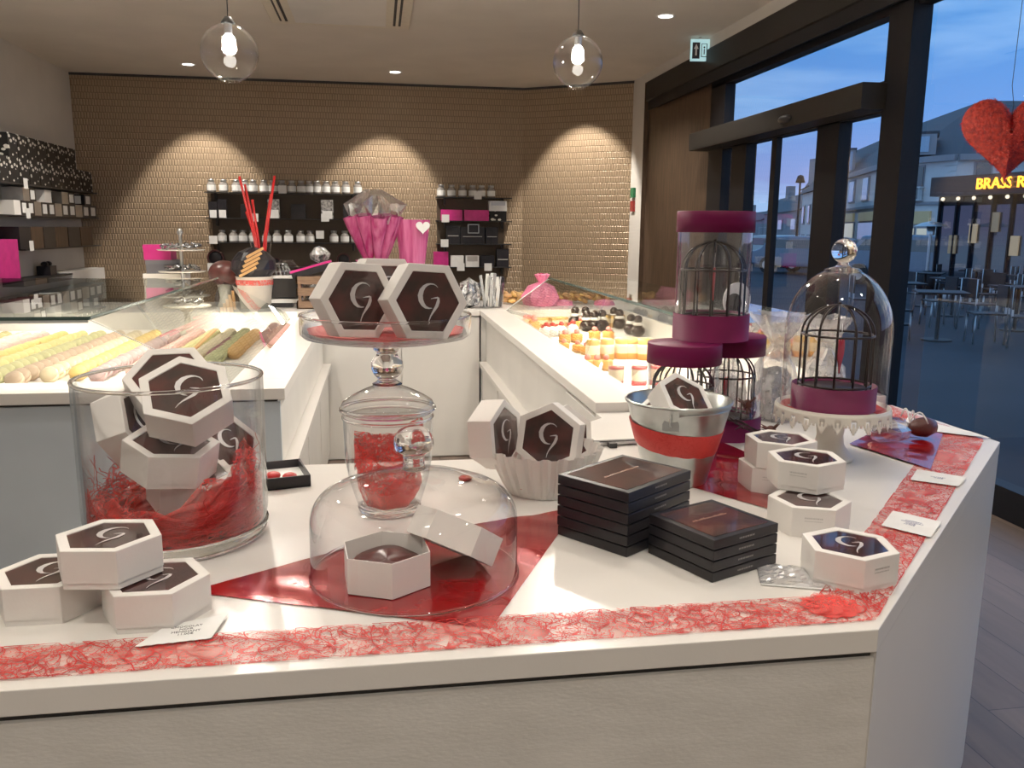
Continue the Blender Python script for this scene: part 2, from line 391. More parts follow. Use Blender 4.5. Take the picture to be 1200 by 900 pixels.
MB().box(-.08, .12, -1.5, 1.57, 0, .165).build('housing', M['header_grey'], hd, bevel=.004)
MB().box(-.082, -.079, -1.5, 1.57, .015, .15).build('cover', M['header_grey'], hd)
MB().sphere(.1, 20, 8, sc_=(.35, 1.0, .32)).build('motion_sensor', M['black_plastic'], hd, T=Tm(-.085, -.47, .06), label='black oval motion sensor')

# ------------------------------------------------------------------ front counter
SLAB = [(-.55, 1.01), (.687, 1.01), (1.64, 1.963), (1.64, 2.45), (.65, 2.45), (.65, 2.38), (.24, 1.97), (-.55, 1.97)]
ct = thing('sales_counter', 'white front sales counter with cut corner carrying the gift display', 'counter', Tm(0, 0, 0))
MB().prism(SLAB, .915, .95).build('worktop', M['white_lam'], ct, bevel=.0015)
ins = [(-.54, 1.02), (.684, 1.02), (1.626, 1.966), (1.626, 2.44), (.66, 2.44), (.66, 2.37), (.245, 1.955), (-.54, 1.955)]
MB().prism(ins, .905, .915).build('shadow_gap', M['gap'], ct)
body = [(-.548, 1.012), (.687, 1.012), (.687, 1.03), (.68, 1.94), (-.548, 1.94)]
MB().box(-.548, .686, 1.013, 1.03, 0, .905).build('front_panel', M['white_panel'], ct)
dg = MB(); dg.prism([(.689, 1.013), (1.64, 1.964), (1.626, 1.975), (.68, 1.03)], 0, .914)
dg.build('angled_panel', M['white_lam'], ct)
MB().prism([(1.64, 1.966), (1.64, 2.45), (1.622, 2.45), (1.622, 1.98)], 0, .914).build('side_panel', M['white_lam'], ct)
MB().prism([(-.548, 1.033), (.675, 1.033), (1.62, 1.985), (1.62, 2.44), (.67, 2.44), (.67, 2.36), (.25, 1.94), (-.548, 1.94)], .0, .904).build('carcass', M['cab_white'], ct)

# ------------------------------------------------------------------ display arms
def yz_panel(mb, x, y0, y1, z0, z1, t=.01): return mb.box(x, x+t, y0, y1, z0, z1)
la = thing('pastry_display_case', 'long white display case on the left holding rows of macarons', 'display case', Tm(-.35, 2.975, 0))
def W(mb, name, mt, par, **k):   # world-coordinates mesh under a parent standing at a translation
    t = par.matrix_world.translation
    for i, v in enumerate(mb.v): mb.v[i] = Vector(v)-t
    return mb.build(name, mt, par, **k)
bpy.context.view_layer.update()
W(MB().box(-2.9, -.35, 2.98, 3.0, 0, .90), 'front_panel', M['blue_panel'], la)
W(MB().box(-2.9, -.36, 3.0, 5.43, 0, .86).box(-.40, -.35, 3.0, 5.43, .0, .64), 'carcass', M['cab_white'], la)
W(MB().box(-2.9, -.36, 2.985, 3.02, .900, .91), 'shadow_gap', M['gap'], la)
W(MB().box(-2.9, -.33, 2.965, 3.17, .91, .95).box(-.50, -.33, 3.17, 5.43, .91, .95), 'worktop', M['white_lam'], la, bevel=.002)
W(MB().box(-2.85, -.50, 3.17, 5.43, .862, .875), 'deck', M['deck_white'], la)
W(MB().box(-.40, -.31, 3.0, 5.43, .62, .645), 'ledge', M['white_lam'], la)
for i in range(3):
    y = 3.05+i*.8
    d = W(MB().box(-.345, -.33, y, y+.76, .08, .6), 'door', M['cab_white'], la, bevel=.002)
W(MB().add([(-2.9, 3.05, 1.19), (-.975, 3.05, 1.19), (-.975, 5.42, 1.19), (-2.9, 5.42, 1.19)], [(0, 1, 2, 3)]), 'glass_top', M['glass_pane'], la)
W(MB().add([(-.975, 3.05, 1.19), (-.53, 3.05, .952), (-.53, 5.43, .952), (-.975, 5.43, 1.19)], [(0, 1, 2, 3)])
  .add([(-2.9, 3.05, .952), (-.53, 3.05, .952), (-.975, 3.05, 1.19), (-2.9, 3.05, 1.19)], [(0, 1, 2, 3)]), 'glass_screen', M['glass_pane'], la)
W(MB().box(-2.9, -.975, 3.044, 3.052, 1.184, 1.196).box(-.98, -.972, 3.05, 5.42, 1.184, 1.196), 'glass_edge', M['glass_edge'], la)
W(MB().tube([(-.975, 3.05, 1.185), (-.53, 3.05, .955)], .0025, 4).box(-2.9, -.98, 3.046, 3.05, 1.174, 1.184), 'bright_edge', M['glass_edge_lit'], la)

ra = thing('pastry_display_case', 'white display case on the right holding tarts and small cakes', 'display case', Tm(.65, 2.46, 0))
bpy.context.view_layer.update()
W(MB().box(.70, 1.595, 2.46, 5.43, 0, .86).box(.70, .82, 2.47, 5.43, .86, .944).box(.82, 1.595, 2.47, 2.71, .86, .944), 'carcass', M['cab_white'], ra)
W(MB().box(.65, .83, 2.455, 5.43, .945, .98).box(.83, 1.62, 2.455, 2.72, .945, .98), 'worktop', M['white_lam'], ra, bevel=.002)
W(MB().box(.690, .699, 2.91, 5.43, .646, .944), 'upper_panel', M['cab_white'], ra)
W(MB().box(.655, .70, 2.46, 2.9, .645, .93), 'drawer', M['cab_white'], ra, bevel=.003)
W(MB().box(.64, .72, 2.46, 5.43, .62, .645), 'ledge', M['white_lam'], ra)
for i in range(4):
    y = 2.5+i*.73
    W(MB().box(.66, .675, y, y+.7, .08, .6), 'door', M['cab_white'], ra, bevel=.002)
W(MB().box(.83, 1.60, 2.72, 5.43, .862, .875), 'deck', M['deck_white'], ra)
W(MB().box(1.60, 1.62, 2.46, 5.43, 0, .98), 'side_panel', M['white_lam'], ra)
W(MB().add([(1.1, 2.74, 1.19), (1.61, 2.74, 1.19), (1.61, 5.42, 1.19), (1.1, 5.42, 1.19)], [(0, 1, 2, 3)]), 'glass_top', M['glass_pane'], ra)
W(MB().add([(1.1, 2.74, 1.19), (.815, 2.74, .982), (.815, 5.42, .982), (1.1, 5.42, 1.19)], [(0, 1, 2, 3)])
  .add([(.815, 2.74, .982), (1.61, 2.74, .982), (1.61, 2.74, 1.19), (1.1, 2.74, 1.19)], [(0, 1, 2, 3)])
  .add([(1.61, 2.74, .982), (1.61, 5.42, .982), (1.61, 5.42, 1.19), (1.61, 2.74, 1.19)], [(0, 1, 2, 3)]), 'glass_screen', M['glass_pane'], ra)
W(MB().box(1.094, 1.102, 2.74, 5.42, 1.184, 1.196), 'glass_edge', M['glass_edge'], ra)
W(MB().tube([(1.1, 5.42, 1.187), (.815, 5.42, .984)], .003, 4), 'bright_edge', M['glass_edge_lit'], ra)

bc = thing('back_cabinet', 'low white two-door cabinet closing the far side of the serving area', 'cabinet', Tm(0, 5.45, 0))
bpy.context.view_layer.update()
W(MB().box(-.36, .64, 5.47, 6.15, 0, .945), 'carcass', M['cab_white'], bc)
W(MB().box(-.37, .135, 5.45, 5.47, .01, .935), 'door', M['cab_white'], bc)
W(MB().box(.140, .645, 5.45, 5.47, .01, .935), 'door', M['cab_white'], bc)
W(MB().box(-2.9, 2.3, 5.45, 6.2, .945, .98).box(-.32, .645, 5.435, 5.45, .945, .98), 'worktop', M['white_lam'], bc, bevel=.002)
W(MB().box(-2.9, -.37, 5.47, 6.15, 0, .945).box(.66, 2.3, 5.47, 6.15, 0, .945), 'base', M['cab_white'], bc)
W(MB().box(-2.9, -.51, 5.432, 5.45, .862, .98), 'rear_riser', M['white_lam'], bc)
W(MB().box(.84, 2.3, 5.432, 5.45, .862, .98), 'rear_riser', M['white_lam'], bc)
# ------------------------------------------------------------------ hexagonal gift boxes
HS, HH = .0755, .056
def hexp(s, z=None, rot=0): return [(s*math.cos(k*PI/3+rot), s*math.sin(k*PI/3+rot)) for k in range(6)]
def lid_mb():
    mb = MB(); o = hexp(HS); w = hexp(HS*.79); t = HS-.002
    vs = [(x, y, HH) for x, y in o]+[(x, y, HH) for x, y in w]+[(x, y, .009) for x, y in o]+[(x, y, HH-.0025) for x, y in w]
    fs = []
    for i in range(6):
        j = (i+1) % 6
        fs += [(i, j, 6+j, 6+i), (12+i, 12+j, j, i), (6+i, 6+j, 18+j, 18+i)]
    return mb.add(vs, fs)
_lid = lid_mb().mesh('lid', M['card_white'])
_tray = MB().prism(hexp(HS*.985), 0, .03).mesh('tray', M['card_white'])
_win = MB().prism(hexp(HS*.79), HH-.012, HH-.0015).mesh('window', M['window_dark'])
def logo_mb(k=.058):
    mb = MB(); S = lambda l: [(x*k, y*k) for x, y in l]
    mb.ribbon2d(S([(.30, .44), (.24, .50), (.16, .535), (.05, .54), (-.05, .51), (-.14, .45), (-.22, .34), (-.265, .18), (-.24, .03), (-.17, -.09), (-.08, -.17), (.03, -.20), (.13, -.19)]),
                [k*q for q in (.01, .02, .03, .04, .07, .10, .14, .16, .15, .12, .08, .04, .01)], .0004)
    mb.ribbon2d(S([(.08, .09), (.20, .12), (.30, .135), (.36, .12)]), [k*q for q in (.01, .03, .05, .02)], .0004)
    mb.ribbon2d(S([(.33, .12), (.325, .02), (.28, -.12), (.18, -.28), (.09, -.43), (.04, -.56), (.02, -.70)]), [k*q for q in (.06, .10, .10, .07, .04, .025, .01)], .0005)
    return mb
_logo = logo_mb().mesh('monogram', M['silver_print'])
def side_print_mb():
    mb = MB(); random.seed(3)   # two lines of tiny lettering on a side wall (too small to read)
    for row, (z, w, h) in enumerate(((.036, .030, .0030), (.031, .030, .0016))):
        x = -w/2
        while x < w/2:
            l = random.uniform(.0012, .0026)
            mb.box(x, x+l*.5, -.0001, .0001, z, z+h).box(x, x+l, -.0001, .0001, z+h*.4, z+h*.55); x += l*1.35
    return mb
_sp = side_print_mb().mesh('small_lettering', M['grey_print'])
def hexbox(T, label, group, logo=0, side=None, sc1=1, win=True):
    r = thing('hexagonal_gift_box', label, 'gift box', T @ Matrix.Diagonal((sc1, sc1, sc1, 1)), group)
    def part(nm, me, par, T=None):
        o = bpy.data.objects.new(nm, me); COL.objects.link(o); o.parent = par
        if T is not None: o.matrix_local = T
        return o
    part('tray', _tray, r); l = part('lid', _lid, r)
    bv = l.modifiers.new('bevel', 'BEVEL'); bv.width = .0012; bv.segments = 2; bv.limit_method = 'ANGLE'
    w = part('window', _win, r); w['label'] = 'dark glossy window with silver monogram'
    part('monogram', _logo, w, Tm(0, 0, HH-.0012, logo))
    if side is not None:
        for k in side:
            a_ = k*PI/3+PI/6
            part('small_lettering', _sp, l, Matrix.Rotation(a_+PI/2, 4, 'Z') @ Matrix.Translation((0, -HS*math.cos(PI/6)-.0003, 0)))
    return r
D2 = math.radians
def flat(x, y, z, deg, label, group, up=90, side=None, s=1):
    return hexbox(Tm(x, y, z, D2(deg)), label, group, logo=D2(up-90-deg), side=side, sc1=s)
GL = 'hexagonal boxes stacked at the left front corner'
flat(-.325, 1.205, .95, -120.5, 'white hexagonal box, lower right of the front left pile, beside the price card', GL, up=85)
flat(-.484, 1.250, .95, -120.5, 'white hexagonal box, lower left of the front left pile, half covered by the box above', GL, up=85)
flat(-.391, 1.228, 1.0075, -127, 'white hexagonal box on top of the two others at the front left corner', GL, up=80)
GR = 'hexagonal boxes along the right front'
flat(.745, 1.192, .95, -163, 'white hexagonal box nearest the cut corner, blue sky reflected in its window', GR, up=75, side=(1,))
flat(.796, 1.418, .95, -141, 'white hexagonal box directly under another behind the blue reflecting one', GR, up=80, side=(0,))
flat(.830, 1.503, 1.0075, -160, 'white hexagonal box stacked on top of another in the middle of the right side', GR, up=80, side=(0,))
p = P(2, .95, 917, 600)
flat(.845, 1.665, .95, -152, 'white hexagonal box at the bottom, farthest back beside the cake stand foot', GR, up=80, side=(0,))
flat(.852, 1.655, 1.0075, -155, 'white hexagonal box on top of the rear pile next to the white cake stand', GR, up=80, side=(0,))
GP = 'hexagonal boxes standing on the glass plate'
def posed(c, n, v0, s, label, group, logo=0, side=None):
    T = frame_from(c, n, v0) @ Matrix.Diagonal((s, s, s, 1)) @ Matrix.Translation((0, 0, -HH))
    return hexbox(T, label, group, logo, side)
posed((-.032, 1.515, 1.374), (.432, -.901, .06), (.9, .428, -.078), 1.0, 'left of the two big monogram boxes standing on the glass plate, darker window', GP)
posed((.086, 1.485, 1.374), (.321, -.943, .091), (.946, .315, -.073), 1.0, 'right of the two big monogram boxes standing on the glass plate, reddish window', GP)
posed((.015, 1.635, 1.378), (.321, -.943, .05), (.946, .315, -.03), 1.0, 'box standing behind the two monogram boxes on the glass plate', GP)
GB = 'hexagonal boxes in the pleated paper basket'
posed((.342, 1.675, 1.072), (-.443, -.878, .183), (.84, -.334, .428), 1.0, 'front monogram box propped up in the pleated paper basket', GB, logo=D2(-28))
posed((.262, 1.715, 1.072), (.80, -.60, .12), (.5, .75, .45), 1.0, 'left box turned sideways in the pleated paper basket', GB, logo=D2(-28))
posed((.405, 1.755, 1.055), (.35, -.85, .35), (.84, .30, .35), .95, 'box at the back right of the pleated paper basket', GB, logo=D2(-28))
GV = 'hexagonal boxes inside the big glass vase'
posed((-.323, 1.453, 1.2325), (.073, -.595, .8), (.963, -.168, -.213), 1.06, 'topmost box in the glass vase with large silver monogram', GV)
posed((-.372, 1.560, 1.237), (.06, -.62, .79), (.988, .15, -.023), 1.06, 'box sticking out of the glass vase behind the topmost one', GV)
posed((-.358, 1.487, 1.136), (.168, -.147, .975), (.951, .283, -.121), 1.05, 'box lying in the middle of the glass vase under the topmost box', GV)
posed((-.335, 1.517, 1.071), (.085, -.152, .985), (.996, .009, -.085), 1.04, 'lowest box visible in the glass vase above the red fibres', GV)
posed((-.425, 1.565, 1.155), (.93, -.12, .34), (.12, .99, .03), .98, 'box tipped on its side against the left wall of the glass vase', GV)
posed((-.285, 1.610, 1.10), (.50, -.52, .70), (.75, .65, .0), .92, 'box wedged against the right wall of the glass vase showing dark window', GV)

# open box and lid under the flat dome
ob = thing('open_gift_box', 'opened white hexagonal box with dark chocolate inside, under the flat glass dome', 'gift box', Tm(.004, 1.266, .9535, D2(-144.2)))
mb = MB(); o_ = hexp(.073); i_ = hexp(.0712); h = .056
vs = [(x, y, 0) for x, y in o_]+[(x, y, h) for x, y in o_]+[(x, y, h) for x, y in i_]+[(x, y, .003) for x, y in i_]
fs = [tuple(range(5, -1, -1)), tuple(range(18, 24))]
for i in range(6):
    j = (i+1) % 6; fs += [(i, j, 6+j, 6+i), (6+i, 6+j, 12+j, 12+i), (12+i, 12+j, 18+j, 18+i)]
mb.add(vs, fs).build('tray', M['card_white'], ob)
mb = MB(); random.seed(4)
mb.lathe([(0, .034), (.03, .037), (.052, .035), (.0575, .028), (.059, .004), (0, .004)], 36, rf=lambda a, r, z: (r*(1+.05*math.sin(3*a)+.04*math.sin(5*a+1)), z+(.004*math.sin(2*a) if z > .03 else 0)))
mb.build('chocolate', M['choc'], ob)
T = frame_from((.118, 1.312, 1.0115), (.42, .33, .85), (1, -.25, -.30)) @ Tm(0, 0, -.03)
ld = thing('box_lid', 'empty white hexagonal lid leaning on the opened box under the dome', 'box lid', T)
mb = MB(); o_ = hexp(HS); i_ = hexp(HS-.0015)
w_ = hexp(HS*.79)
vs = [(x, y, 0) for x, y in o_]+[(x, y, .048) for x, y in o_]+[(x, y, .048) for x, y in w_]+[(x, y, 0) for x, y in i_]
fs = []
for i in range(6):
    j = (i+1) % 6; fs += [(i, j, 6+j, 6+i), (6+i, 6+j, 12+j, 12+i), (18+j, 18+i, i, j)]
mb.add(vs, fs).build('frame', M['card_white'], ld)
MB().prism(hexp(HS*.79), .045, .046).build('window', M['window_dark'], ld)

# ------------------------------------------------------------------ fibre ribbon along the edge
rb = thing('fibre_ribbon', 'red fibrous paper ribbon laid along the front and cut edge of the counter', 'ribbon', Tm(0, 0, .9508))
def strip(path_o, path_i, n=40):
    mb = MB(); vs = []; m_ = 5
    for s in range(len(path_o)-1):
        for i in range(n+1):
            t = i/n
            o1 = Vector(path_o[s]).lerp(Vector(path_o[s+1]), t); i1 = Vector(path_i[s]).lerp(Vector(path_i[s+1]), t)
            for j in range(m_+1):
                q = o1.lerp(i1, j/m_); vs.append((q.x, q.y, .0006+.0006*math.sin(q.x*60+j)*math.sin(q.y*47)))
    k = len(vs)//(m_+1)
    fs = [(i*(m_+1)+j, (i+1)*(m_+1)+j, (i+1)*(m_+1)+j+1, i*(m_+1)+j+1) for i in range(k-1) for j in range(m_)]
    return mb.add(vs, fs, smooth=True)
PO = [(-.548, 1.034), (.697, 1.034), (1.600, 1.975), (1.614, 2.00), (1.62, 2.44)]
PI_ = [(-.548, 1.121), (.655, 1.120), (1.500, 2.035), (1.505, 2.06), (1.505, 2.44)]
strip(PO, PI_).build('web', M['fibre'], rb)
mb = MB(); random.seed(11)
def band(u):   # u in 0..1 along the ribbon
    L = [(Vector(PO[i+1])-Vector(PO[i])).length for i in range(4)]; tot = sum(L); d = u*tot
    for i in range(4):
        if d <= L[i] or i == 3: break
        d -= L[i]
    t = min(d/L[i], 1); return Vector(PO[i]).lerp(Vector(PO[i+1]), t), Vector(PI_[i]).lerp(Vector(PI_[i+1]), t)
for q in range(1500):
    u = random.random(); v = random.random(); a_ = random.uniform(-1.3, 1.3)+(PI if random.random() < .5 else 0); k_ = random.uniform(-.35, .35)
    pts = []
    for st in range(random.randint(8, 16)):
        if not (0 <= u <= 1): break
        v = min(max(v, .0), 1.0)
        o1, i1 = band(u); pp = o1.lerp(i1, v); pts.append((pp.x, pp.y))
        a_ += k_+random.uniform(-.15, .15); u += math.cos(a_)*.0020; v += math.sin(a_)*.06
    if len(pts) > 3:
        w0 = random.choice((.0006, .0009, .0013, .0018)); mb.ribbon2d(pts, [w0]*len(pts), .0018+random.random()*.0008, m=M['fibre_thread'] if random.random() < .7 else M['fibre_dark'])
o = mb.build('fibres', M['fibre_thread'], rb); o['kind'] = 'stuff'
ro = thing('fabric_rosette', 'scrunched red fibre rosette on the ribbon at the counter corner', 'rosette', Tm(.655, 1.085, .9525))
mb = MB()
for k in range(9):
    a_ = k*2*PI/9; mb.lathe([(0, .002), (.022, .005), (.036, .003)], 18, T=Tm(.016*math.cos(a_), .014*math.sin(a_), .0015*(k % 3), a_, .1, .1), rf=lambda a, r, z: (r*(1+.12*math.sin(5*a)), z+.0025*math.sin(4*a)))
mb.build('petals', M['fibre_dense'], ro); ro.scale = (.85, .8, .45)
MB().sphere(.005, 10, 6, T=Tm(0, 0, .009), sc_=(1.4, 1, .6)).build('centre', M['fibre_dark'], ro)

# ------------------------------------------------------------------ red foil sheets
def foil(name, poly, z, seed, label, amp=.0016):
    """wrinkled sheet clipped to a convex quad (bilinear grid)"""
    random.seed(seed); A, B_, C_, D_ = [Vector((p[0], p[1], 0)) for p in poly]; n = 40; vs = []
    ph = [(random.uniform(20, 90), random.uniform(20, 90), random.random()*6) for _ in range(5)]
    for i in range(n+1):
        for j in range(n+1):
            q = A.lerp(B_, i/n).lerp(D_.lerp(C_, i/n), j/n)
            hh = sum(math.sin(q.x*a_+q.y*b_+c_) for a_, b_, c_ in ph)/5
            vs.append((q.x, q.y, z+amp*(1+hh)*min(1, 4*min(i, n-i)/n+.3)))
    fs = [(i*(n+1)+j, (i+1)*(n+1)+j, (i+1)*(n+1)+j+1, i*(n+1)+j+1) for i in range(n) for j in range(n)]
    o = MB().add(vs, fs, smooth=True).build(name, M['red_foil']); return tag(o, label, 'foil sheet')
foil('red_foil_sheet', [(-.30, 1.27), (.145, 1.085), (.385, 1.578), (-.02, 1.45)], .9504, 1, 'large shiny red foil sheet under the flat glass dome')
foil('red_foil_sheet', [(.78, 1.50), (.66, 1.69), (.885, 2.075), (.91, 1.94)], .9504, 2, 'shiny red foil strip between the metal bucket and the right hand boxes')
foil('red_foil_sheet', [(1.275, 1.735), (1.215, 1.985), (1.40, 2.14), (1.565, 2.09)], .9532, 3, 'red and violet reflecting foil sheet near the right corner of the counter')

# ------------------------------------------------------------------ big glass vase with fibres
VX, VY = -.366, 1.531
va = thing('glass_vase', 'large clear cylindrical glass vase filled with boxes and red fibres', 'vase', Tm(VX, VY, .9505))
MB().lathe([(.152, .022), (.157, .05), (.158, .289)], 72).build('wall', M['glass_thin'], va)
MB().lathe([(.152, .022), (.1525, .289)], 72).build('inner_wall', M['glass_thin'], va)
MB().lathe([(0, 0), (.146, 0), (.153, .006), (.157, .022), (.150, .024), (.13, .019), (0, .017)], 72).build('base', M['glass_thick'], va)
MB().tube([(.1555*math.cos(t*2*PI/72), .1555*math.sin(t*2*PI/72), .290) for t in range(72)], .0034, 8, closed=True).build('rim', M['glass_thick'], va)
fb = thing('fibre_nest', 'crumpled red fibre cloth lining the lower half of the large vase', 'fibre cloth', Tm(VX, VY, .975))
mb = MB()
for li, (r0, hgt, ph) in enumerate(((.1455, .085, .6), (.136, .10, 2.2), (.12, .075, 4.0), (.1, .05, 1))):
    def rf(a, r, z, ph=ph, hgt=hgt):
        top = .62+.30*math.sin(a+ph*.2+.4)+.12*math.sin(3*a+ph)+.07*math.sin(7*a+2*ph)
        z2 = z*top; k = 1+.025*math.sin(9*a+z*80+ph)+.02*math.sin(17*a-z*50)-.02
        return min(r*k, .1485), z2
    mb.lathe([(.02, 0), (r0*.6, 0), (r0*.95, .005)]+[(r0-.012*abs(math.sin(z*2.3)), z*hgt/8) for z in range(1, 13)], 90, rf=rf)
mb.build('web', M['fibre_dense'], fb)
def thread_cloud(par, n, rfun, zfun, w=.0007):
    mb = MB()
    for q in range(n):
        a_ = random.random()*2*PI; z = zfun(a_, random.random()); da = random.uniform(-.16, .16); dz = random.uniform(-.006, .006); pts = []
        for s_ in range(random.randint(6, 12)):
            r_ = rfun(a_, z); pts.append((r_*math.cos(a_), r_*math.sin(a_), max(z, .001))); a_ += da+random.uniform(-.05, .05); z += dz; dz += random.uniform(-.003, .003)
        mb.tube(pts, random.choice((w*.6, w, w*1.4)), 4, m=M['fibre_thread'] if random.random() < .6 else M['fibre_dark'], cap=False)
    o = mb.build('threads', M['fibre_thread'], par); o['kind'] = 'stuff'
random.seed(19)
thread_cloud(fb, 420, lambda a, z: .1475+random.uniform(-.002, .0), lambda a, u: u*.095*(.62+.30*math.sin(a+.5)))

# ------------------------------------------------------------------ flat cake dome with mushroom knob
DX, DY = .050, 1.303
cdm = thing('glass_cake_dome', 'wide flat clear glass cake dome with mushroom shaped knob', 'cake dome', Tm(DX, DY, .9525))
def arc(cx, cz, r, a0, a1, n): return [(cx+r*math.cos(D2(a0+(a1-a0)*i/n)), cz+r*math.sin(D2(a0+(a1-a0)*i/n))) for i in range(n+1)]
prof = [(.168, 0), (.166, .004), (.1655, .09)]+[(.1655-.045*(1-math.cos(t)), .09+.050*math.sin(t)) for t in [PI/2*i/8 for i in range(1, 9)]]+[(.10, .150), (.07, .158), (.04, .164), (.0, .166)]
MB().lathe(prof, 80).build('bell', M['glass_thin'], cdm)
MB().tube([(.167*math.cos(t*2*PI/80), .167*math.sin(t*2*PI/80), .002) for t in range(80)], .0022, 6, closed=True).build('rim', M['glass_thick'], cdm)
MB().lathe([(0, .168), (.012, .168), (.019, .172), (.0175, .176), (.0165, .190), (.019, .196), (.029, .203), (.032, .212), (.031, .222), (.024, .234), (.012, .241), (0, .243)], 40).build('knob', M['glass_thick'], cdm)

# ------------------------------------------------------------------ candy jar with red fibres, and glass plate on its lid
JX, JY = .013, 1.615
cj = thing('glass_candy_jar', 'clear glass jar with stepped lid holding red fibre cloth', 'jar', Tm(JX, JY, .9505))
MB().lathe([(.060, .012), (.066, .03), (.078, .07), (.0845, .11), (.0865, .19)], 60).build('wall', M['glass_thin'], cj)
MB().lathe([(0, 0), (.052, 0), (.060, .004), (.062, .012), (.05, .014), (0, .011)], 48).build('base', M['glass_thick'], cj)
MB().tube([(.0865*math.cos(t*2*PI/60), .0865*math.sin(t*2*PI/60), .191) for t in range(60)], .003, 6, closed=True).build('rim', M['glass_thick'], cj)
MB().lathe([(.0, .198), (.082, .198), (.090, .202), (.0915, .212), (.086, .222), (.070, .232), (.048, .243), (.030, .250), (.0, .252), ], 60).build('lid', M['glass_thin'], cj)
MB().tube([(.0895*math.cos(t*2*PI/60), .0895*math.sin(t*2*PI/60), .207) for t in range(60)], .0045, 8, closed=True).build('lid_ring', M['glass_thick'], cj)
fj = thing('fibre_cloth', 'twisted red fibre cloth inside the stepped glass jar', 'fibre cloth', Tm(JX, JY, .966))
mb = MB()
for ph, r0 in ((0, .057), (1.7, .05)):
    mb.lathe([(.01, 0), (.045, 0), (.052, .012), (.060, .035), (.066, .06), (.068, .08), (.063, .09)], 60,
             rf=lambda a, r, z, ph=ph, r0=r0: (r*(r0/.06)*(1+.06*math.sin(6*a+ph+z*60)), z*(.9+.25*math.sin(2*a+ph))))
# raised twist
pts = []
for ph in range(3):
    vs = []; n = 26; m_ = 8
    for i in range(n+1):
        t = i/n
        for j in range(m_+1):
            w = (j/m_-.5)*.062*(1-.35*t)
            x = -.066+.134*t; y = (-.022+ph*.02)+.008*math.sin(t*7+ph); z = .105+.045*t*t+.008*math.sin(t*5+ph)+w
            vs.append((x, y+.004*math.sin(j*2.2+t*20), z))
    mb.add(vs, [(i*(m_+1)+j, (i+1)*(m_+1)+j, (i+1)*(m_+1)+j+1, i*(m_+1)+j+1) for i in range(n) for j in range(m_)], smooth=True)
mb.build('web', M['fibre_dense'], fj)
pl = thing('glass_footed_plate', 'clear glass plate with upright rim on a bulbous glass stem above the jar', 'plate', Tm(JX, JY, 1.2025))
MB().lathe([(0, 0), (.028, 0), (.029, .004), (.020, .009), (.017, .013), (.026, .022), (.031, .034), (.030, .046), (.021, .058), (.019, .064), (.026, .070), (.026, .078), (0, .084)], 40).build('stem', M['glass_thick'], pl)
MB().lathe([(0, .083), (.06, .084), (.12, .089), (.155, .096), (.161, .102), (.162, .136)], 80).build('plate', M['glass_thin'], pl)
MB().lathe([(0, .087), (.12, .093), (.150, .0995), (.157, .106), (.158, .136)], 80).build('inner_surface', M['glass_thin'], pl)
MB().tube([(.160*math.cos(t*2*PI/80), .160*math.sin(t*2*PI/80), .137) for t in range(80)], .0026, 6, closed=True).build('rim', M['glass_thick'], pl)
o = MB().lathe([(0, .0955), (.10, .098), (.135, .1025), (.148, .108)], 60, rf=lambda a, r, z: (r*(1+.02*math.sin(11*a)), z+.0012*math.sin(5*a)), smooth=True).build('red_fibre_disc', M['fibre_deep'], None)
o.location = (JX, JY, 1.2025); tag(o, 'red fibre disc lining the glass plate under the standing boxes', 'plate liner')

# ------------------------------------------------------------------ pleated basket
bk = thing('pleated_paper_basket', 'white pleated paper basket with reddish bottom', 'basket', Tm(.345, 1.712, .9505))
def pleat(a, r, z): return r*(1+.045*(1 if math.sin(22*a) > 0 else -1)*min(1, z/.03+.2)), z
mb = MB(); n = 132
mb.lathe([(.080, 0), (.090, .02), (.105, .055), (.119, .096)], n, rf=pleat, smooth=False)
mb.build('wall', M['paper_white'], bk)
MB().lathe([(0, .001), (.079, .001)], 48).build('floor', M['paper_white'], bk)
MB().lathe([(0, .004), (.074, .006), (.083, .022), (.088, .03)], 60, rf=lambda a, r, z: (r, z*(1+.3*math.sin(6*a)))).build('red_lining', M['fibre_dense'], bk, label='red fibre lining')
pt = MB().lathe([(0, 0), (.013, .004), (.016, .010), (.010, .016), (0, .018)], 20, rf=lambda a, r, z: (r*(1+.3*math.cos(a)), z*.6)).build('rose_petal', M['red_heart'])
pt.location = P(2, .95, 543, 563); tag(pt, 'small red petal lying on the white worktop behind the dome', 'petal')

# ------------------------------------------------------------------ black chocolate boxes
def sq_frame(c0, e1, e2, z):   # c0 front corner
    return Matrix(((e1[0], e2[0], 0, c0[0]), (e1[1], e2[1], 0, c0[1]), (0, 0, 1, z), (0, 0, 0, 1)))
def choc_box(T, w, d, h, label, group, top=False):
    r = thing('chocolate_box', label, 'chocolate box', T, group)
    MB().box(0, w, 0, d, 0, h*.93).build('base', M['black_card'], r, bevel=.0012)
    tp = MB().box(.012, w-.012, .012, d-.012, h*.93, h*.97).build('window', M['red_window'] if top else M['black_card'], r)
    mb = MB()
    random.seed(5)
    for (a0, fixed, along) in ((w/2, -.0002, 0), (d/2, w+.0002, 1)):
        x = a0-.018
        while x < a0+.018:
            l = random.uniform(.001, .0022)
            if along == 0: mb.box(x, x+l*.6, fixed-.0001, fixed, h*.42, h*.58)
            else: mb.box(fixed, fixed+.0001, x, x+l*.6, h*.42, h*.58)
            x += l*1.5
    mb.build('small_lettering', M['grey_print'], r)
    if top:
        mb = MB(); x = w*.22
        while x < w*.72:
            l = random.uniform(.003, .007); mb.box(x, x+l*.7, d*.52, d*.52+random.uniform(.003, .007), h*.971, h*.975); x += l
        mb.build('faint_lettering', M['gold_print'], tp)
    return r
M['gold_print'] = mat('faint_gold_print', (.22, .10, .06), .4)
hL = .0195
random.seed(2)
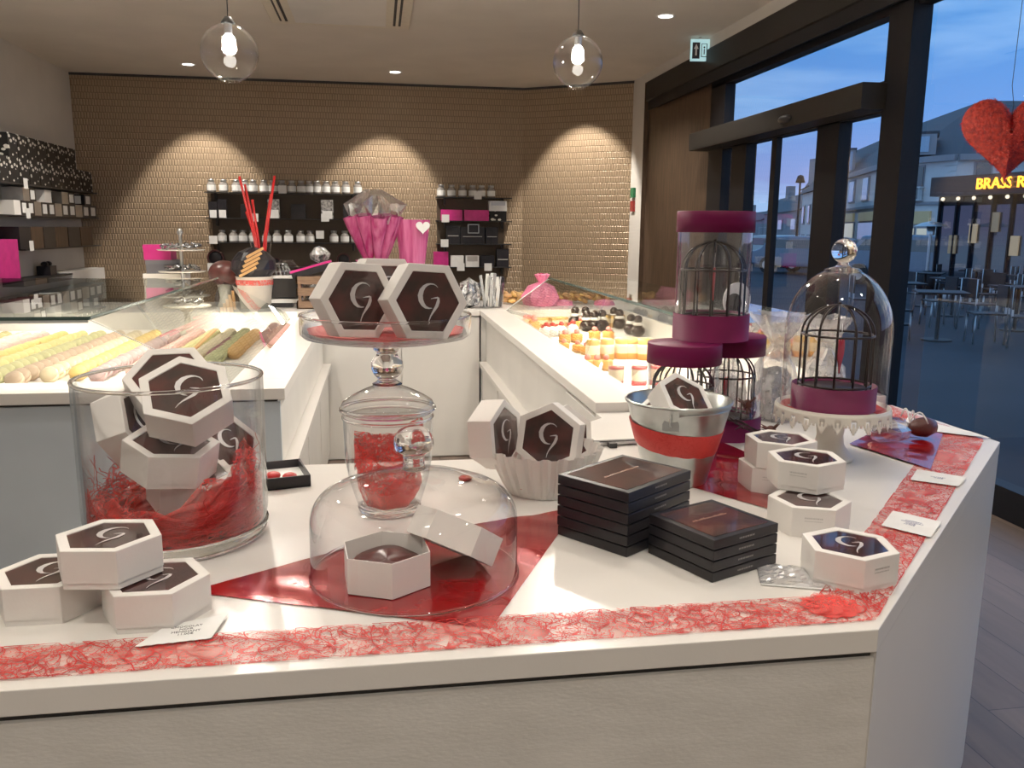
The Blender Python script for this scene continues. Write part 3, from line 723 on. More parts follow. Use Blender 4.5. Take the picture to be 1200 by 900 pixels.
e1 = Vector((.163, .121, 0)).normalized(); e2 = Vector((-e1.y, e1.x, 0))
for k in range(6):
    rot = random.uniform(-.02, .02) if k else 0
    T = sq_frame((.409, 1.312), e1, e2, .9505+k*hL) @ Matrix.Rotation(rot, 4, 'Z')
    choc_box(T, .195, .157, hL-.0008, ['lowest black flat box', 'second lowest black flat box', 'third black flat box from the bottom', 'fourth black flat box from the bottom', 'fifth black flat box, just under the top one', 'topmost black flat box with brownish window'][k]+' of the tall stack', 'black chocolate boxes in the tall stack', k == 5)
e1 = Vector((.147, .066, 0)).normalized(); e2 = Vector((-e1.y, e1.x, 0))
for k in range(4):
    T = sq_frame((.514, 1.192), e1, e2, .9505+k*.0182) @ Matrix.Rotation(random.uniform(-.02, .01), 4, 'Z')
    choc_box(T, .152, .150, .0176, ['lowest black flat box', 'second lowest black flat box', 'second black flat box from the top', 'topmost black flat box with reflecting window'][k]+' of the low stack by the sachet', 'black chocolate boxes in the low stack', k == 3)

# ------------------------------------------------------------------ galvanised bucket
M['lug'] = mat('dull_zinc', (.42, .43, .42), .45, metal=.3)
M['band_red'] = fibre_mat('red_band_fibre', (.50, .012, .010), (.62, .035, .03), 30, .93, 1.0, bigv=.6)
bu = thing('metal_bucket', 'galvanised steel bucket with a red fibre band tied around it', 'bucket', Tm(.650, 1.742, .9505))
MB().lathe([(0, .002), (.064, .002), (.066, 0), (.068, .004), (.080, .05), (.100, .125), (.1135, .178), (.117, .180), (.1185, .184), (.116, .187), (.112, .184), (.098, .125), (.078, .05), (.064, .008), (0, .008)], 64).build('shell', M['galv'], bu)
MB().lathe([(.0885, .080), (.0905, .082), (.1040, .130), (.1035, .132)], 72, rf=lambda a, r, z: (r+.004*math.sin(a-.6)*1.0+.0008*math.sin(14*a), z+.011*math.sin(a-.6))).build('red_band', M['band_red'], bu, label='red fibre band')
for sgn, nm in ((-1, 0), (1, 1)):
    a_ = D2(-118) if sgn < 0 else D2(50)
    T = Matrix.Rotation(a_, 4, 'Z')
    mb = MB().prism([(-.018, .135), (.018, .135), (.018, .150), (.006, .172), (-.006, .172), (-.018, .150)], 0, .002, T=T @ Matrix(((0, 0, 1, .1055), (1, 0, 0, 0), (0, 1, 0, 0), (0, 0, 0, 1))))
    mb.tube([T @ Vector((.112+.010*math.cos(t), 0, .158+.012*math.sin(t))) for t in [2*PI*i/12 for i in range(12)]], .0018, 6, closed=True)
    mb.build('handle_lug', M['lug'], bu)
hp = [(.112*math.cos(D2(-118)+PI*i/20), .112*math.sin(D2(-118)+PI*i/20), .168+.004*math.sin(PI*i/20)) for i in range(1, 20)]
MB().tube(hp, .0018, 6).build('handle', M['steel'], bu)
GK = 'hexagonal boxes in the metal bucket'
posed((.665, 1.735, 1.142), (.30, -.60, .74), (.75, .62, .20), .93, 'monogram box lying slanted on top in the metal bucket', GK, logo=D2(-20))
posed((.628, 1.762, 1.118), (-.35, -.3, .85), (.8, .45, .3), .85, 'box half hidden at the left inside the metal bucket', GK)

# ------------------------------------------------------------------ birdcages and their purple drums
def cage_thing(x, y, z, s, label, group, rz=0):
    r = thing('birdcage', label, 'birdcage', Tm(x, y, z, rz), group)
    R_, Hs = .072*s, .125*s
    mb = MB().lathe([(0, 0), (R_*1.02, 0), (R_*1.05, .006*s), (R_, .013*s), (0, .013*s)], 40)
    mb.build('base', M['cage_wire'], r)
    ring = MB()
    for zz in (.02*s, Hs): ring.tube([(R_*math.cos(t*PI/20), R_*math.sin(t*PI/20), zz) for t in range(40)], .0026*s, 6, closed=True)
    ring.build('ring', M['cage_wire'], r)
    for k in range(12):
        a_ = 2*PI*k/12
        pr = [(R_, .012*s), (R_, Hs)]+[(R_*math.cos(t), Hs+.062*s*math.sin(t)) for t in [PI/2*i/8 for i in range(1, 9)]]
        MB().tube([(q[0]*math.cos(a_), q[0]*math.sin(a_), q[1]) for q in pr], .0024*s, 6).build('bar', M['cage_wire'], r)
    MB().sphere(.004*s, 10, 6, T=Tm(0, 0, .19*s)).build('finial', M['cage_wire'], r)
    return r
def heart_pts(n=40, w=1):
    pts = []
    for i in range(n):
        t = 2*PI*i/n
        pts.append((w*.03*math.sin(t)**3*16/16, w*.03*(13*math.cos(t)-5*math.cos(2*t)-2*math.cos(3*t)-math.cos(4*t))/16))
    return pts
XZ = Matrix(((1, 0, 0, 0), (0, 0, 1, 0), (0, 1, 0, 0), (0, 0, 0, 1)))
def heart_thing(x, y, z, s, rz, label, group, strl=.05):
    h = thing('heart_ornament', label, 'heart ornament', Tm(x, y, z, rz), group)
    MB().prism(heart_pts(w=s), -.0015, .0015, T=Matrix.Diagonal((.75, 1, 1.35, 1)) @ XZ).build('heart', M['red_heart'], h, bevel=.001)
    MB().tube([(0, 0, .018*s), (0, 0, .018*s+strl)], .0007, 5).build('thread', M['label_white'], h)
    return h
def drum(x, y, z, r_, H, lid, label, group, base_h=.06, lid_h=.055):
    d = thing('gift_drum_box', label, 'gift drum', Tm(x, y, z), group)
    MB().lathe([(0, 0), (r_, 0), (r_, 0), (r_, base_h), (r_-.0015, base_h), (r_-.0015, .035), (0, .035)], 64, smooth=True).build('base_drum', M['purple'], d)
    if lid:
        MB().lathe([(r_-.003, base_h-.02), (r_-.003, H-.01)], 64).build('clear_wall', M['acetate'], d)
        MB().lathe([(0, H), (r_-.0005, H), (r_+.0005, H-.001), (r_+.001, H-lid_h), (r_-.001, H-lid_h), (r_-.001, H-.002), (0, H-.002)], 64).build('lid', M['purple'], d)
    return d
GD = 'purple drum boxes with birdcages'
drum(.752, 1.992, .9505, .0915, .276, True, 'purple drum box with birdcage, front left one directly behind the bucket', GD, lid_h=.05)
cage_thing(.752, 1.992, .9865, 1.05, 'dark wire birdcage in the front left drum box behind the bucket', 'birdcages')
heart_thing(.752, 1.985, 1.08, 1.0, .2, 'red heart hanging in the front left birdcage behind the bucket', 'hanging hearts')
drum(.928, 2.135, .9505, .0985, .276, True, 'purple drum box with birdcage, lower right one behind the bucket', GD, lid_h=.05)
cage_thing(.928, 2.135, .9865, 1.05, 'dark wire birdcage in the lower right drum box', 'birdcages', .2)
heart_thing(.928, 2.13, 1.08, 1.1, .9, 'red heart hanging in the lower right birdcage', 'hanging hearts')
drum(.846, 2.062, 1.227, .0965, .322, True, 'purple drum box with birdcage standing on top of the two others', GD, base_h=.066, lid_h=.052)
cage_thing(.846, 2.062, 1.2635, 1.12, 'dark wire birdcage in the topmost drum box', 'birdcages', .1)
heart_thing(.846, 2.055, 1.375, 1.15, 1.1, 'red heart hanging in the topmost birdcage', 'hanging hearts')

# ------------------------------------------------------------------ lace cake stand and bell jar
SX, SY = 1.088, 1.865
cs = thing('cake_stand', 'cream white metal cake stand with lace cut rim under the tall bell jar', 'cake stand', Tm(SX, SY, .9505))
MB().lathe([(0, 0), (.056, 0), (.058, .004), (.054, .012), (.042, .024), (.034, .04), (.031, .06), (.034, .085), (.040, .105), (.044, .118), (0, .12)], 48).build('pedestal', M['lace_white'], cs)
MB().lathe([(0, .120), (.127, .120), (.130, .124), (.132, .138), (.1295, .138), (.127, .127), (0, .126)], 72).build('plate', M['lace_white'], cs)
mb = MB(); na = 288; nr = 8; zt, zb = .134, .092
pat = {2: (3, 4, 5, 6), 3: (3, 6), 4: (0, 3, 6, 9), 5: (0, 1, 8, 9), 6: (0, 1, 2, 7, 8, 9), 7: (0, 1, 2, 3, 6, 7, 8, 9)}
vs = []
for i in range(na):
    a_ = 2*PI*i/na
    for j in range(nr+1):
        r_ = .133+.003*(j/nr); vs.append((r_*math.cos(a_), r_*math.sin(a_), zt+(zb-zt)*j/nr))
fs = []
for i in range(na):
    c_ = i % 12
    for j in range(nr):
        if c_ < 10 and c_ in pat.get(j, ()): continue
        if j >= 5 and c_ >= 10: continue
        k = (i+1) % na; fs.append((i*(nr+1)+j, k*(nr+1)+j, k*(nr+1)+j+1, i*(nr+1)+j+1))
o = mb.add(vs, fs, smooth=True).build('lace_skirt', M['lace_white'], cs)
sm_ = o.modifiers.new('solid', 'SOLIDIFY'); sm_.thickness = .0012
o = MB().lathe([(0, .0), (.10, .0), (.122, .004)], 60, rf=lambda a, r, z: (r, z+.0015*math.sin(9*a))).build('red_fibre_disc', M['fibre_deep']); o.location = (SX, SY, 1.078)
tag(o, 'red fibre disc lining the lace cake stand', 'plate liner')
drum(SX, SY, 1.0805, .098, .2, False, 'open purple drum base standing under the tall bell jar', GD, base_h=.058)
cage_thing(SX, SY, 1.1165, 1.14, 'dark wire birdcage under the tall bell jar', 'birdcages')
heart_thing(SX+.005, SY-.01, 1.215, 1.15, .75, 'red heart hanging in the birdcage under the bell jar', 'hanging hearts')
bj = thing('glass_bell_jar', 'tall clear glass bell jar with ball knob over the birdcage', 'bell jar', Tm(SX, SY, 1.0785))
pr = [(.1235, 0), (.1225, .004), (.122, .19)]+[(.122*math.cos(t), .19+.150*math.sin(t)) for t in [PI/2*i/12*.93 for i in range(1, 13)]]+[(.0, .339)]
MB().lathe(pr, 72).build('bell', M['glass_thin'], bj)
pr2 = [(.1195, 0), (.1195, .19)]+[(.1195*math.cos(t), .19+.147*math.sin(t)) for t in [PI/2*i/12*.93 for i in range(1, 13)]]
MB().lathe([(0, .334), (.045, .328), (.040, .336), (.018, .342), (.013, .347), (.012, .352), (0, .355)], 40).sphere(.029, 28, 16, T=Tm(0, 0, .379)).build('knob', M['glass_thick'], bj)

# ------------------------------------------------------------------ price cards
def card(pts, label, lines, sc_=1, rz=None, z=.953, group=None, size=.0075, mt='label_white', ink='black_print', scallop=True):
    """pts: near-left, near-right, far-right, far-left"""
    A, B_, C_, D_ = [Vector((p[0], p[1])) for p in pts]
    c = (A+B_+C_+D_)/4; ex = (B_-A).normalized(); ang = math.atan2(ex.y, ex.x)
    t = thing('price_card', label, 'price card', Tm(c.x, c.y, z, ang), group)
    inv = Matrix.Rotation(-ang, 2)
    L_ = [inv @ (Vector(p)-c) for p in (A, B_, C_, D_)]
    poly = []
    for s in range(4):
        p0, p1 = L_[s], L_[(s+1) % 4]; n = 14
        nrm = Vector(((p1-p0).y, -(p1-p0).x)).normalized()
        for i in range(n):
            q = p0.lerp(p1, i/n)+(nrm*.0014*abs(math.sin(i*PI/2)) if scallop and s == 0 else nrm*0)
            poly.append((q.x, q.y))
    MB().prism(poly, 0, .0006).build('sheet', M[mt], t)
    if lines: text_mesh(lines, size, M[ink], 'lettering', Tm(0, 0, .0009), t, .0001, spacing=1.0)
    return t
card([(-.327, 1.093), (-.232, 1.104), (-.222, 1.176), (-.30, 1.15)], 'white price card with scalloped edge under the front left boxes', 'CHOCOLAT\nNOIR\nMENDIANT\n11.00€', z=.9545)
card([(.932, 1.392), (.985, 1.322), (1.060, 1.395), (1.005, 1.468)], 'white price card on the ribbon beside the blue reflecting box', 'COFFRET\nCHOCOLAT\nNOIR\n15.00€', z=.9545, ink='blue_print', scallop=False)
card([(1.172, 1.660), (1.247, 1.600), (1.312, 1.660), (1.240, 1.735)], 'white price card on the ribbon next to the foil sheet', 'COFFRET\n15.00€', z=.9545, ink='blue_print', scallop=False)
card([(1.46, 2.13), (1.628, 1.985), (1.625, 2.06), (1.56, 2.25)], 'blank white card lying at the far right counter corner', None, z=.956, scallop=False)
pk = thing('clear_sachet', 'crumpled transparent sachet lying in front of the low black stack', 'sachet', Tm(.655, 1.195, .9535, -.35))
random.seed(9); n = 14; vs = []
for i in range(n+1):
    for j in range(n+1): vs.append(((i/n-.5)*.115, (j/n-.5)*.085, random.uniform(0, .004)*(1 if 0 < i < n and 0 < j < n else .2)))
MB().add(vs, [(i*(n+1)+j, (i+1)*(n+1)+j, (i+1)*(n+1)+j+1, i*(n+1)+j+1) for i in range(n) for j in range(n)]).build('film', M['cello'], pk)
MB().prism([(-.056, -.044), (.056, -.044), (.056, .044), (-.056, .044)], -.002, -.0012).build('card', M['label_white'], pk)
# ------------------------------------------------------------------ open black box behind the vase
bx = thing('open_black_box', 'open black box with red sweets behind the glass vase', 'box', Tm(-.238, 1.845, .9505, .25))
MB().box(-.07, .07, -.07, .07, 0, .004).box(-.07, -.066, -.07, .07, 0, .026).box(.066, .07, -.07, .07, 0, .026).box(-.07, .07, -.07, -.066, 0, .026).box(-.07, .07, .066, .07, 0, .026).build('tray', M['black_card'], bx)
MB().box(-.066, .066, -.066, .066, .004, .008).build('white_insert', M['label_white'], bx)
for k in range(3):
    o = MB().sphere(.016, 16, 8, sc_=(1, 1, .55)).build('red_sweet', M['red_heart']); o.location = (-.235+.036*(k-1), 1.84-.012*k, .968); tag(o, 'red domed sweet in the open black box', 'sweet', 'sweets in the open black box')
# pen / clip
cl = thing('black_clip', 'black plastic bag clip lying left of the bucket', 'clip', Tm(.575, 2.06, .951, .06))
MB().box(-.06, .10, -.008, .008, 0, .012).box(-.07, -.035, -.011, .011, 0, .018).build('arm', M['black_plastic'], cl, bevel=.002)
MB().box(-.05, .09, -.014, -.010, .004, .010).build('spring_bar', M['steel'], cl)
MB().box(-.0, .02, -.034, -.014, 0, .012).build('tab', M['black_plastic'], cl)

# ------------------------------------------------------------------ cellophane things at the right rear of the counter
def crumple(mb, prof, seg, amp, seed, T=None, m=None):
    random.seed(seed); tab = {}
    def rf(a, r, z):
        k = (round(a, 3), round(z, 4))
        if k not in tab: tab[k] = random.uniform(-amp, amp)
        return r*(1+tab[k]), z+tab[k]*.02
    return mb.lathe(prof, seg, T, m, smooth=False, rf=rf)
bagp = [(.0, .0), (.05, .0), (.062, .03), (.064, .09), (.055, .15), (.03, .19), (.015, .21), (.045, .25), (.08, .30)]
for i, (x, y, s, lb) in enumerate(((1.02, 2.34, .9, 'clear cellophane bag nearest the purple drums'), (1.155, 2.30, 1.05, 'clear cellophane bag between the drums and the bell jar'), (1.33, 2.34, 1.0, 'clear cellophane bag behind the bell jar'))):
    t = thing('cellophane_bag', lb, 'gift bag', Tm(x, y, .951, i, s=s), 'cellophane bags')
    crumple(MB(), bagp, 22, .16, 20+i).build('film', M['cello_haze'], t)
    crumple(MB(), [(0, .004), (.04, .005), (.05, .03), (.05, .09), (.03, .14), (0, .15)], 16, .18, 30+i).build('filling', M['paper_white'] if i != 1 else M['silver_foil'], t)
rd = thing('round_tag', 'round pink and white tag behind the topmost drum box', 'tag', Tm(1.05, 2.37, 1.30, .3))
MB().cyl(.052, -.001, .001, 36, T=Matrix.Rotation(PI/2, 4, 'X')).build('disc', M['label_white'], rd)
MB().cyl(.030, -.0025, -.0012, 30, T=Matrix.Rotation(PI/2, 4, 'X') @ Tm(-.012, -.01, .004)).build('dark_centre', M['black_card'], rd)
MB().tube([(0, 0, -.05), (0, .0, -.34)], .003, 6).build('stick', M['label_white'], rd)
wb = thing('wire_twig_garland', 'dark wire garland with brown star pods beside the cake stand', 'garland', Tm(.99, 1.97, .951))
mb = MB(); random.seed(6)
for k in range(9):
    y0 = random.uniform(-.03, .06); pts = [(-.10+.24*t, y0+.03*math.sin(t*4+k)-.05*t, .006+.075*max(0, 1-t*1.2)*random.uniform(.6, 1)) for t in [i/10 for i in range(11)]]
    mb.tube(pts, .0013, 5)
mb.build('wire', M['cage_wire'], wb)
for k, (x, y, z) in enumerate(((-.035, .08, .10), (.01, .03, .04))):
    pod = MB()
    pod.sphere(.014, 12, 8, T=Tm(x, y, z))
    for q in range(12):
        d_ = Vector((math.cos(q*2.4), math.sin(q*2.4), math.cos(q*1.3))).normalized(); pod.tube([Vector((x, y, z)), Vector((x, y, z))+d_*.03], [.006, .0008], 5)
    pod.build('pod', M['brown_star'], wb)
wr = thing('wrapped_sweet', 'cellophane wrapped purple chocolate with curled ribbon on the foil sheet', 'wrapped sweet', Tm(1.385, 2.00, .987, .12))
crumple(MB(), [(.002, -.11), (.03, -.095), (.034, -.05), (.026, -.01), (.008, .01)], 16, .22, 41, T=Matrix.Rotation(PI/2, 4, 'Y')).build('film', M['cello'], wr)
MB().lathe([(.0, -.0), (.012, .01), (.024, .035), (.028, .06), (.020, .085), (0, .098)], 24, T=Matrix.Rotation(PI/2, 4, 'Y')).build('chocolate', M['choc'], wr)
mb = MB()
for k in range(3): mb.tube([(.0+.015*t, -.01-.05*t*(k-1), .02+.03*math.sin(t*3)) for t in [i/8 for i in range(9)]], .002, 5)
mb.build('curled_ribbon', M['label_white'], wr)
# ------------------------------------------------------------------ macarons in the left case
def mac_mesh(name, col, fill):
    mc = mat(name+'_shell', col, .55, nscale=60, bump=.05); mf = mat(name+'_filling', fill, .6)
    mb = MB()
    mb.lathe([(.0, -.014), (.013, -.0128), (.019, -.0085), (.0205, -.0045), (.0195, -.0035)], 16, m=mc)
    mb.lathe([(.0195, -.0035), (.018, -.0025), (.018, .0025), (.0195, .0035)], 16, m=mf)
    mb.lathe([(.0195, .0035), (.0205, .0045), (.019, .0085), (.013, .0128), (0, .014)], 16, m=mc)
    return mb.mesh(name)
MC = {k: mac_mesh('macaron_'+k, c, f) for k, c, f in (
    ('olive', (.24, .21, .08), (.3, .26, .1)), ('cream', (.50, .42, .28), (.7, .6, .4)), ('pink', (.50, .26, .23), (.7, .4, .3)),
    ('yellow', (.55, .38, .12), (.75, .55, .2)), ('lemon', (.50, .44, .18), (.75, .7, .4)), ('pistachio', (.36, .36, .18), (.5, .5, .25)),
    ('beige', (.36, .27, .19), (.5, .36, .25)), ('lilac', (.28, .20, .20), (.4, .25, .25)), ('purple', (.16, .03, .06), (.65, .4, .35)),
    ('rose', (.55, .30, .26), (.75, .5, .4)), ('orange', (.55, .30, .10), (.7, .4, .15)))}
def mac_row(x, y0, y1, kind, where, scale=1.7, step=.040):
    n = int((y1-y0)/(step*scale)); first = None
    for i in range(n):
        y = y0+(y1-y0)*i/max(1, n-1)
        o = bpy.data.objects.new('macaron', MC[kind]); COL.objects.link(o)
        o.matrix_world = Tm(x+random.uniform(-.004, .004), y, .877+.0185*scale, random.uniform(-.15, .15), D2(38+random.uniform(-8, 8)), random.uniform(-.15, .15), s=scale)
        tag(o, '%s macaron %s' % (kind, where), 'macaron', '%s macarons %s' % (kind, where))
random.seed(21)
for i, k in enumerate(('olive', 'cream', 'pink', 'yellow', 'lemon', 'pistachio', 'beige', 'cream', 'yellow', 'lilac')):
    mac_row(-1.98+i*.095, 3.62+.10*math.sin(i)-(.0 if i < 6 else .1), 4.85, k, 'behind the left glass pane, row %s' % ('by the wall side', 'two', 'three', 'four', 'five', 'six', 'seven', 'eight', 'nine', 'nearest the glass edge')[i] if False else 'on the left tray, %s row from the customer side' % ('first', 'second', 'third', 'fourth', 'fifth', 'sixth', 'seventh', 'eighth', 'ninth', 'tenth')[i])
for i, k in enumerate(('rose', 'lemon', 'cream', 'pistachio')):
    mac_row(-1.0+i*.085, 3.62, 4.9, k, 'on the middle tray, %s row from the left' % ('first', 'second', 'third', 'fourth')[i], step=.032)
for i, (k, y0, y1) in enumerate((('purple', 4.05, 4.5), ('orange', 4.15, 4.85), ('rose', 4.75, 5.2), ('rose', 4.5, 5.15))):
    mac_row(-.76+i*.07, y0, y1, k, 'on the right tray, %s row from the left' % ('first', 'second', 'third', 'fourth')[i])
for (x0, x1, y0, y1, lb) in ((-2.05, -1.05, 3.5, 4.95, 'left tray'), (-1.03, -.70, 3.5, 5.0, 'middle tray'), (-.80+.12, -.52, 3.95, 5.3, 'narrow right tray')):
    tr = MB().box(x0, x1, y0, y1, .8755, .8765).build('serving_tray', M['silver_foil'] if False else M['deck_white']); tag(tr, 'flat white '+lb+' under the macarons in the left display case', 'tray')

# ------------------------------------------------------------------ pastries in the right case
PM = {k: mat('pastry_'+k, *a) for k, a in dict(
    orange=((.75, .33, .07), .4), gold=((.70, .42, .12), .35), cream=((.85, .72, .50), .5), dark=((.02, .012, .012), .15), red=((.55, .03, .03), .25),
    white=((.85, .80, .74), .5), yellow=((.80, .55, .05), .3), pink=((.80, .25, .22), .4), crust=((.50, .27, .10), .6)).items()}
def pastry(kind, px, py, label, s=1, z=.8755, X=None):
    p = P(2, z, px, py) if X is None else X
    p.y = min(p.y, 5.34); p.x = min(p.x, 1.53)
    r = thing({'tart': 'fruit_tartlet', 'verrine': 'dessert_verrine', 'choux': 'choux_bun', 'glass': 'layered_dessert_glass', 'bar': 'layered_cake_slice', 'berry': 'berry_cream_cake'}[kind], label, {'choux': 'pastry', 'tart': 'tartlet', 'verrine': 'dessert', 'glass': 'dessert', 'bar': 'cake slice', 'berry': 'small cake'}[kind], Tm(p.x, p.y+.03*s, z, random.random(), s=s), 'pastries in the right display case')
    if kind == 'tart':
        MB().lathe([(0, 0), (.030, 0), (.036, .018), (.033, .018), (0, .015)], 24, m=PM['crust']).build('crust', PM['crust'], r)
        MB().lathe([(.033, .014), (.034, .045), (.028, .050), (0, .052)], 24).build('mousse', PM['orange'], r)
        MB().sphere(.016, 14, 8, T=Tm(0, 0, .062)).sphere(.010, 10, 6, T=Tm(.014, 0, .056)).build('topping', PM['pink'], r)
    if kind == 'verrine':
        MB().lathe([(0, 0), (.036, 0), (.036, .03)], 24).build('cake_layer', PM['orange'], r)
        MB().lathe([(.036, .03), (.0355, .06), (.0355, .075), (0, .075)], 24).build('cream_layer', PM['cream'], r)
        MB().lathe([(.033, .075), (.033, .095), (.026, .102), (0, .104)], 24).build('top_layer', PM['gold'], r)
    if kind == 'choux':
        MB().sphere(.036, 18, 10, T=Tm(0, 0, .028), sc_=(1, 1, .85)).build('bun', PM['dark'], r)
        MB().lathe([(0, .054), (.024, .056), (.027, .062), (.018, .070), (0, .072)], 18).build('cream', PM['white'], r)
        MB().sphere(.022, 16, 8, T=Tm(0, 0, .084)).build('small_bun', PM['dark'], r)
    if kind == 'glass':
        MB().lathe([(0, 0), (.032, 0), (.032, .022), (0, .022)], 22).build('red_base', PM['red'], r)
        MB().lathe([(.032, .022), (.033, .072), (0, .072)], 22).build('cream_layer', PM['cream'], r)
        MB().lathe([(.033, .072), (.034, .082), (0, .082)], 22).build('red_top', PM['red'], r)
        MB().lathe([(.0345, 0), (.036, .10)], 24).build('glass', M['acetate'], r)
    if kind == 'bar':
        MB().box(-.06, .06, -.025, .025, 0, .02).build('biscuit', PM['crust'], r)
        MB().box(-.058, .058, -.024, .024, .02, .04).build('cream_layer', PM['cream'], r)
        MB().box(-.06, .06, -.025, .025, .04, .052).build('glaze', PM['gold'], r)
    if kind == 'berry':
        MB().lathe([(0, 0), (.034, 0), (.034, .035), (.02, .05), (0, .055)], 22).build('cream', PM['white'], r)
        MB().sphere(.014, 12, 8, T=Tm(.005, 0, .06)).sphere(.010, 12, 8, T=Tm(-.015, .01, .05)).build('berries', PM['red'], r)
random.seed(5)
OR = ('nearest', 'second', 'third', 'fourth', 'fifth', 'sixth', 'seventh', 'eighth')
def row(kind, pts, lb, s=1):
    for i, (x, y) in enumerate(pts): pastry(kind, 560+x/5, 320+y/5, '%s, %s from the left' % (lb, OR[i].replace('nearest', 'first')), s)
row('choux', [(540, 300), (600, 300), (645, 345), (690, 345), (735, 340)], 'black glazed choux bun, middle of the right case', 1.25)
row('choux', [(790, 305), (850, 330), (905, 365), (972, 375)], 'black glazed choux bun on the right side of the right case', 1.2)
row('bar', [(930, 285), (1000, 285), (1060, 310), (1110, 315)], 'layered cream slice at the rear right of the right case', 1.5)
row('bar', [(340, 285), (410, 285)], 'layered cream slice at the rear left of the right case', 1.2)
row('tart', [(215, 275), (275, 285), (285, 310), (335, 335)], 'small golden tartlet at the rear left of the right case', 1.05)
row('berry', [(405, 375), (440, 375), (490, 370), (560, 360)], 'white cream cake with berries behind the white rail', 1.15)
row('tart', [(515, 415), (585, 410), (690, 395), (772, 395), (610, 330)], 'orange tartlet with pink topping in the middle row', 1.0)
row('verrine', [(680, 515), (765, 510), (850, 505), (905, 505), (985, 510), (1045, 515)], 'tall orange and cream verrine, front of the right case', 1.0)
row('tart', [(510, 460), (590, 470), (640, 480), (715, 480)], 'low caramel tartlet in front of the choux buns', .85)
row('tart', [(650, 575), (705, 575), (760, 575)], 'low orange tartlet in front of the verrines', .95)
row('glass', [(820, 665), (955, 665), (1060, 660), (1130, 640)], 'dessert glass with red base and top, right case', .95)

# ------------------------------------------------------------------ things on the back worktop (z .98)
def lab(o, l, c, g=None): return tag(o, l, c, g)
bz = .981
def at(px, Y): q = P(1, Y, px, 340); return q.x
# bucket with chocolate bag and red sticks
x = at(299, 5.72)
b2 = thing('paper_bucket', 'small white bucket with red band on the rear worktop of the left case', 'bucket', Tm(x, 5.72, bz))
MB().lathe([(0, 0), (.095, 0), (.118, .20), (.122, .205), (.112, .2), (.09, .01), (0, .01)], 32).build('shell', M['lace_white'], b2)
MB().lathe([(.1155, .15), (.1205, .185)], 32).build('red_band', M['fibre_dense'], b2)
bg = thing('chocolate_bag', 'bag of long dark chocolates rising from the small white bucket', 'gift bag', Tm(x, 5.72, bz+.19))
crumple(MB(), [(0, 0), (.10, .01), (.14, .06), (.13, .12), (.09, .17), (.02, .2)], 18, .08, 51).build('film', M['black_card'], bg)
mb = MB()
for k in range(5): mb.box(-.06, .06, -.008, .008, -.008, .008, T=Tm(-.02+.012*k, -.135, .05+.03*k, 0, 0, -.5))
mb.build('chocolate_sticks', PM['crust'], bg)
st = thing('red_stick_bundle', 'vase with long red sticks spreading upward behind the white bucket', 'vase', Tm(x+.02, 5.95, bz))
MB().lathe([(.04, 0), (.05, .02), (.05, .25), (.07, .42), (.085, .46)], 28).build('vase', M['glass_thin'], st)
for k, (dx, t_) in enumerate(((-.12, .85), (-.09, .80), (-.05, .70), (.10, .86), (.07, .74), (-.1, .62))):
    MB().tube([(0, 0, .1), (dx*.35, 0, .45), (dx, .02*k, t_)], .009, 6).build('stick', M['red_heart'], st)
lt = thing('woven_lantern', 'grey perforated basket behind the chocolate bag', 'basket', Tm(at(322, 6.05), 6.05, bz, s=.85))
mb = MB(); n = 24
for k in range(n):
    a_ = 2*PI*k/n; mb.tube([(.15*math.cos(a_), .15*math.sin(a_), 0), (.13*math.cos(a_), .13*math.sin(a_), .26), (.10*math.cos(a_), .10*math.sin(a_), .32)], .006, 4)
for z in (.02, .08, .14, .2, .26, .32):
    r_ = .15-.02*z/.26 if z < .27 else .10
    mb.tube([(r_*math.cos(t*PI/12), r_*math.sin(t*PI/12), z) for t in range(24)], .005, 4, closed=True)
mb.build('mesh', M['silver_foil'], lt)
sp = MB().sphere(.085, 22, 12, sc_=(1.2, 1, 1)).build('dark_chocolate_egg', M['choc']); sp.location = (at(264, 5.8), 5.8, 1.20); lab(sp, 'shiny dark chocolate egg left of the white bucket', 'chocolate egg')
eg = thing('egg_stand', 'small white ring carrying the dark chocolate egg', 'stand', Tm(at(264, 5.8), 5.8, bz)); MB().lathe([(.05, 0), (.055, .0), (.035, .06), (.05, .15), (.045, .15), (.03, .06), (.05, .004)], 24).build('ring', M['lace_white'], eg)
def clear_jar(px, Y, r_, h, label, fill, bow=None, lid=True):
    j = thing('glass_sweet_jar', label, 'jar', Tm(at(px, Y), Y, bz+.13 if False else bz))
    MB().lathe([(0, .004), (r_*.95, .004), (r_, .03), (r_, h*.75), (r_*.6, h*.88), (r_*.5, h*.92)], 28).build('wall', M['glass_thin'], j)
    if fill: crumple(MB(), [(0, .01), (r_*.9, .012), (r_*.88, h*.35), (r_*.4, h*.5), (0, h*.52)], 14, .12, int(px)).build('contents', fill, j)
    if bow:
        mb = MB()
        for s_ in (-1, 1):
            mb.lathe([(0, 0), (.012, .01), (.035, .05), (.03, .075), (0, .085)], 12, T=Tm(0, -r_*1.05, h*.3, 0, 0, s_*PI/2))
            mb.box(-.012, .012, -.003, .003, -.09, 0, T=Tm(s_*.02, -r_*1.08, h*.3, 0, 0, s_*.4))
        mb.build('bow', bow, j)
    return j
clear_jar(337, 6.0, .085, .33, 'black filled jar with pink bow on the rear worktop', M['black_card'], M['magenta'])
clear_jar(376, 6.0, .11, .30, 'clear jar of silver wrapped sweets topped by silver crumpled film', M['silver_foil'])
cr = MB(); crumple(cr, [(0, 0), (.05, .02), (.07, .06), (.03, .1), (0, .11)], 16, .35, 77); o = cr.build('silver_topping', M['silver_foil']); o.location = (at(376, 6.0), 6.0, bz+.28); lab(o, 'silver crumpled film crown on the clear sweet jar', 'film crown')
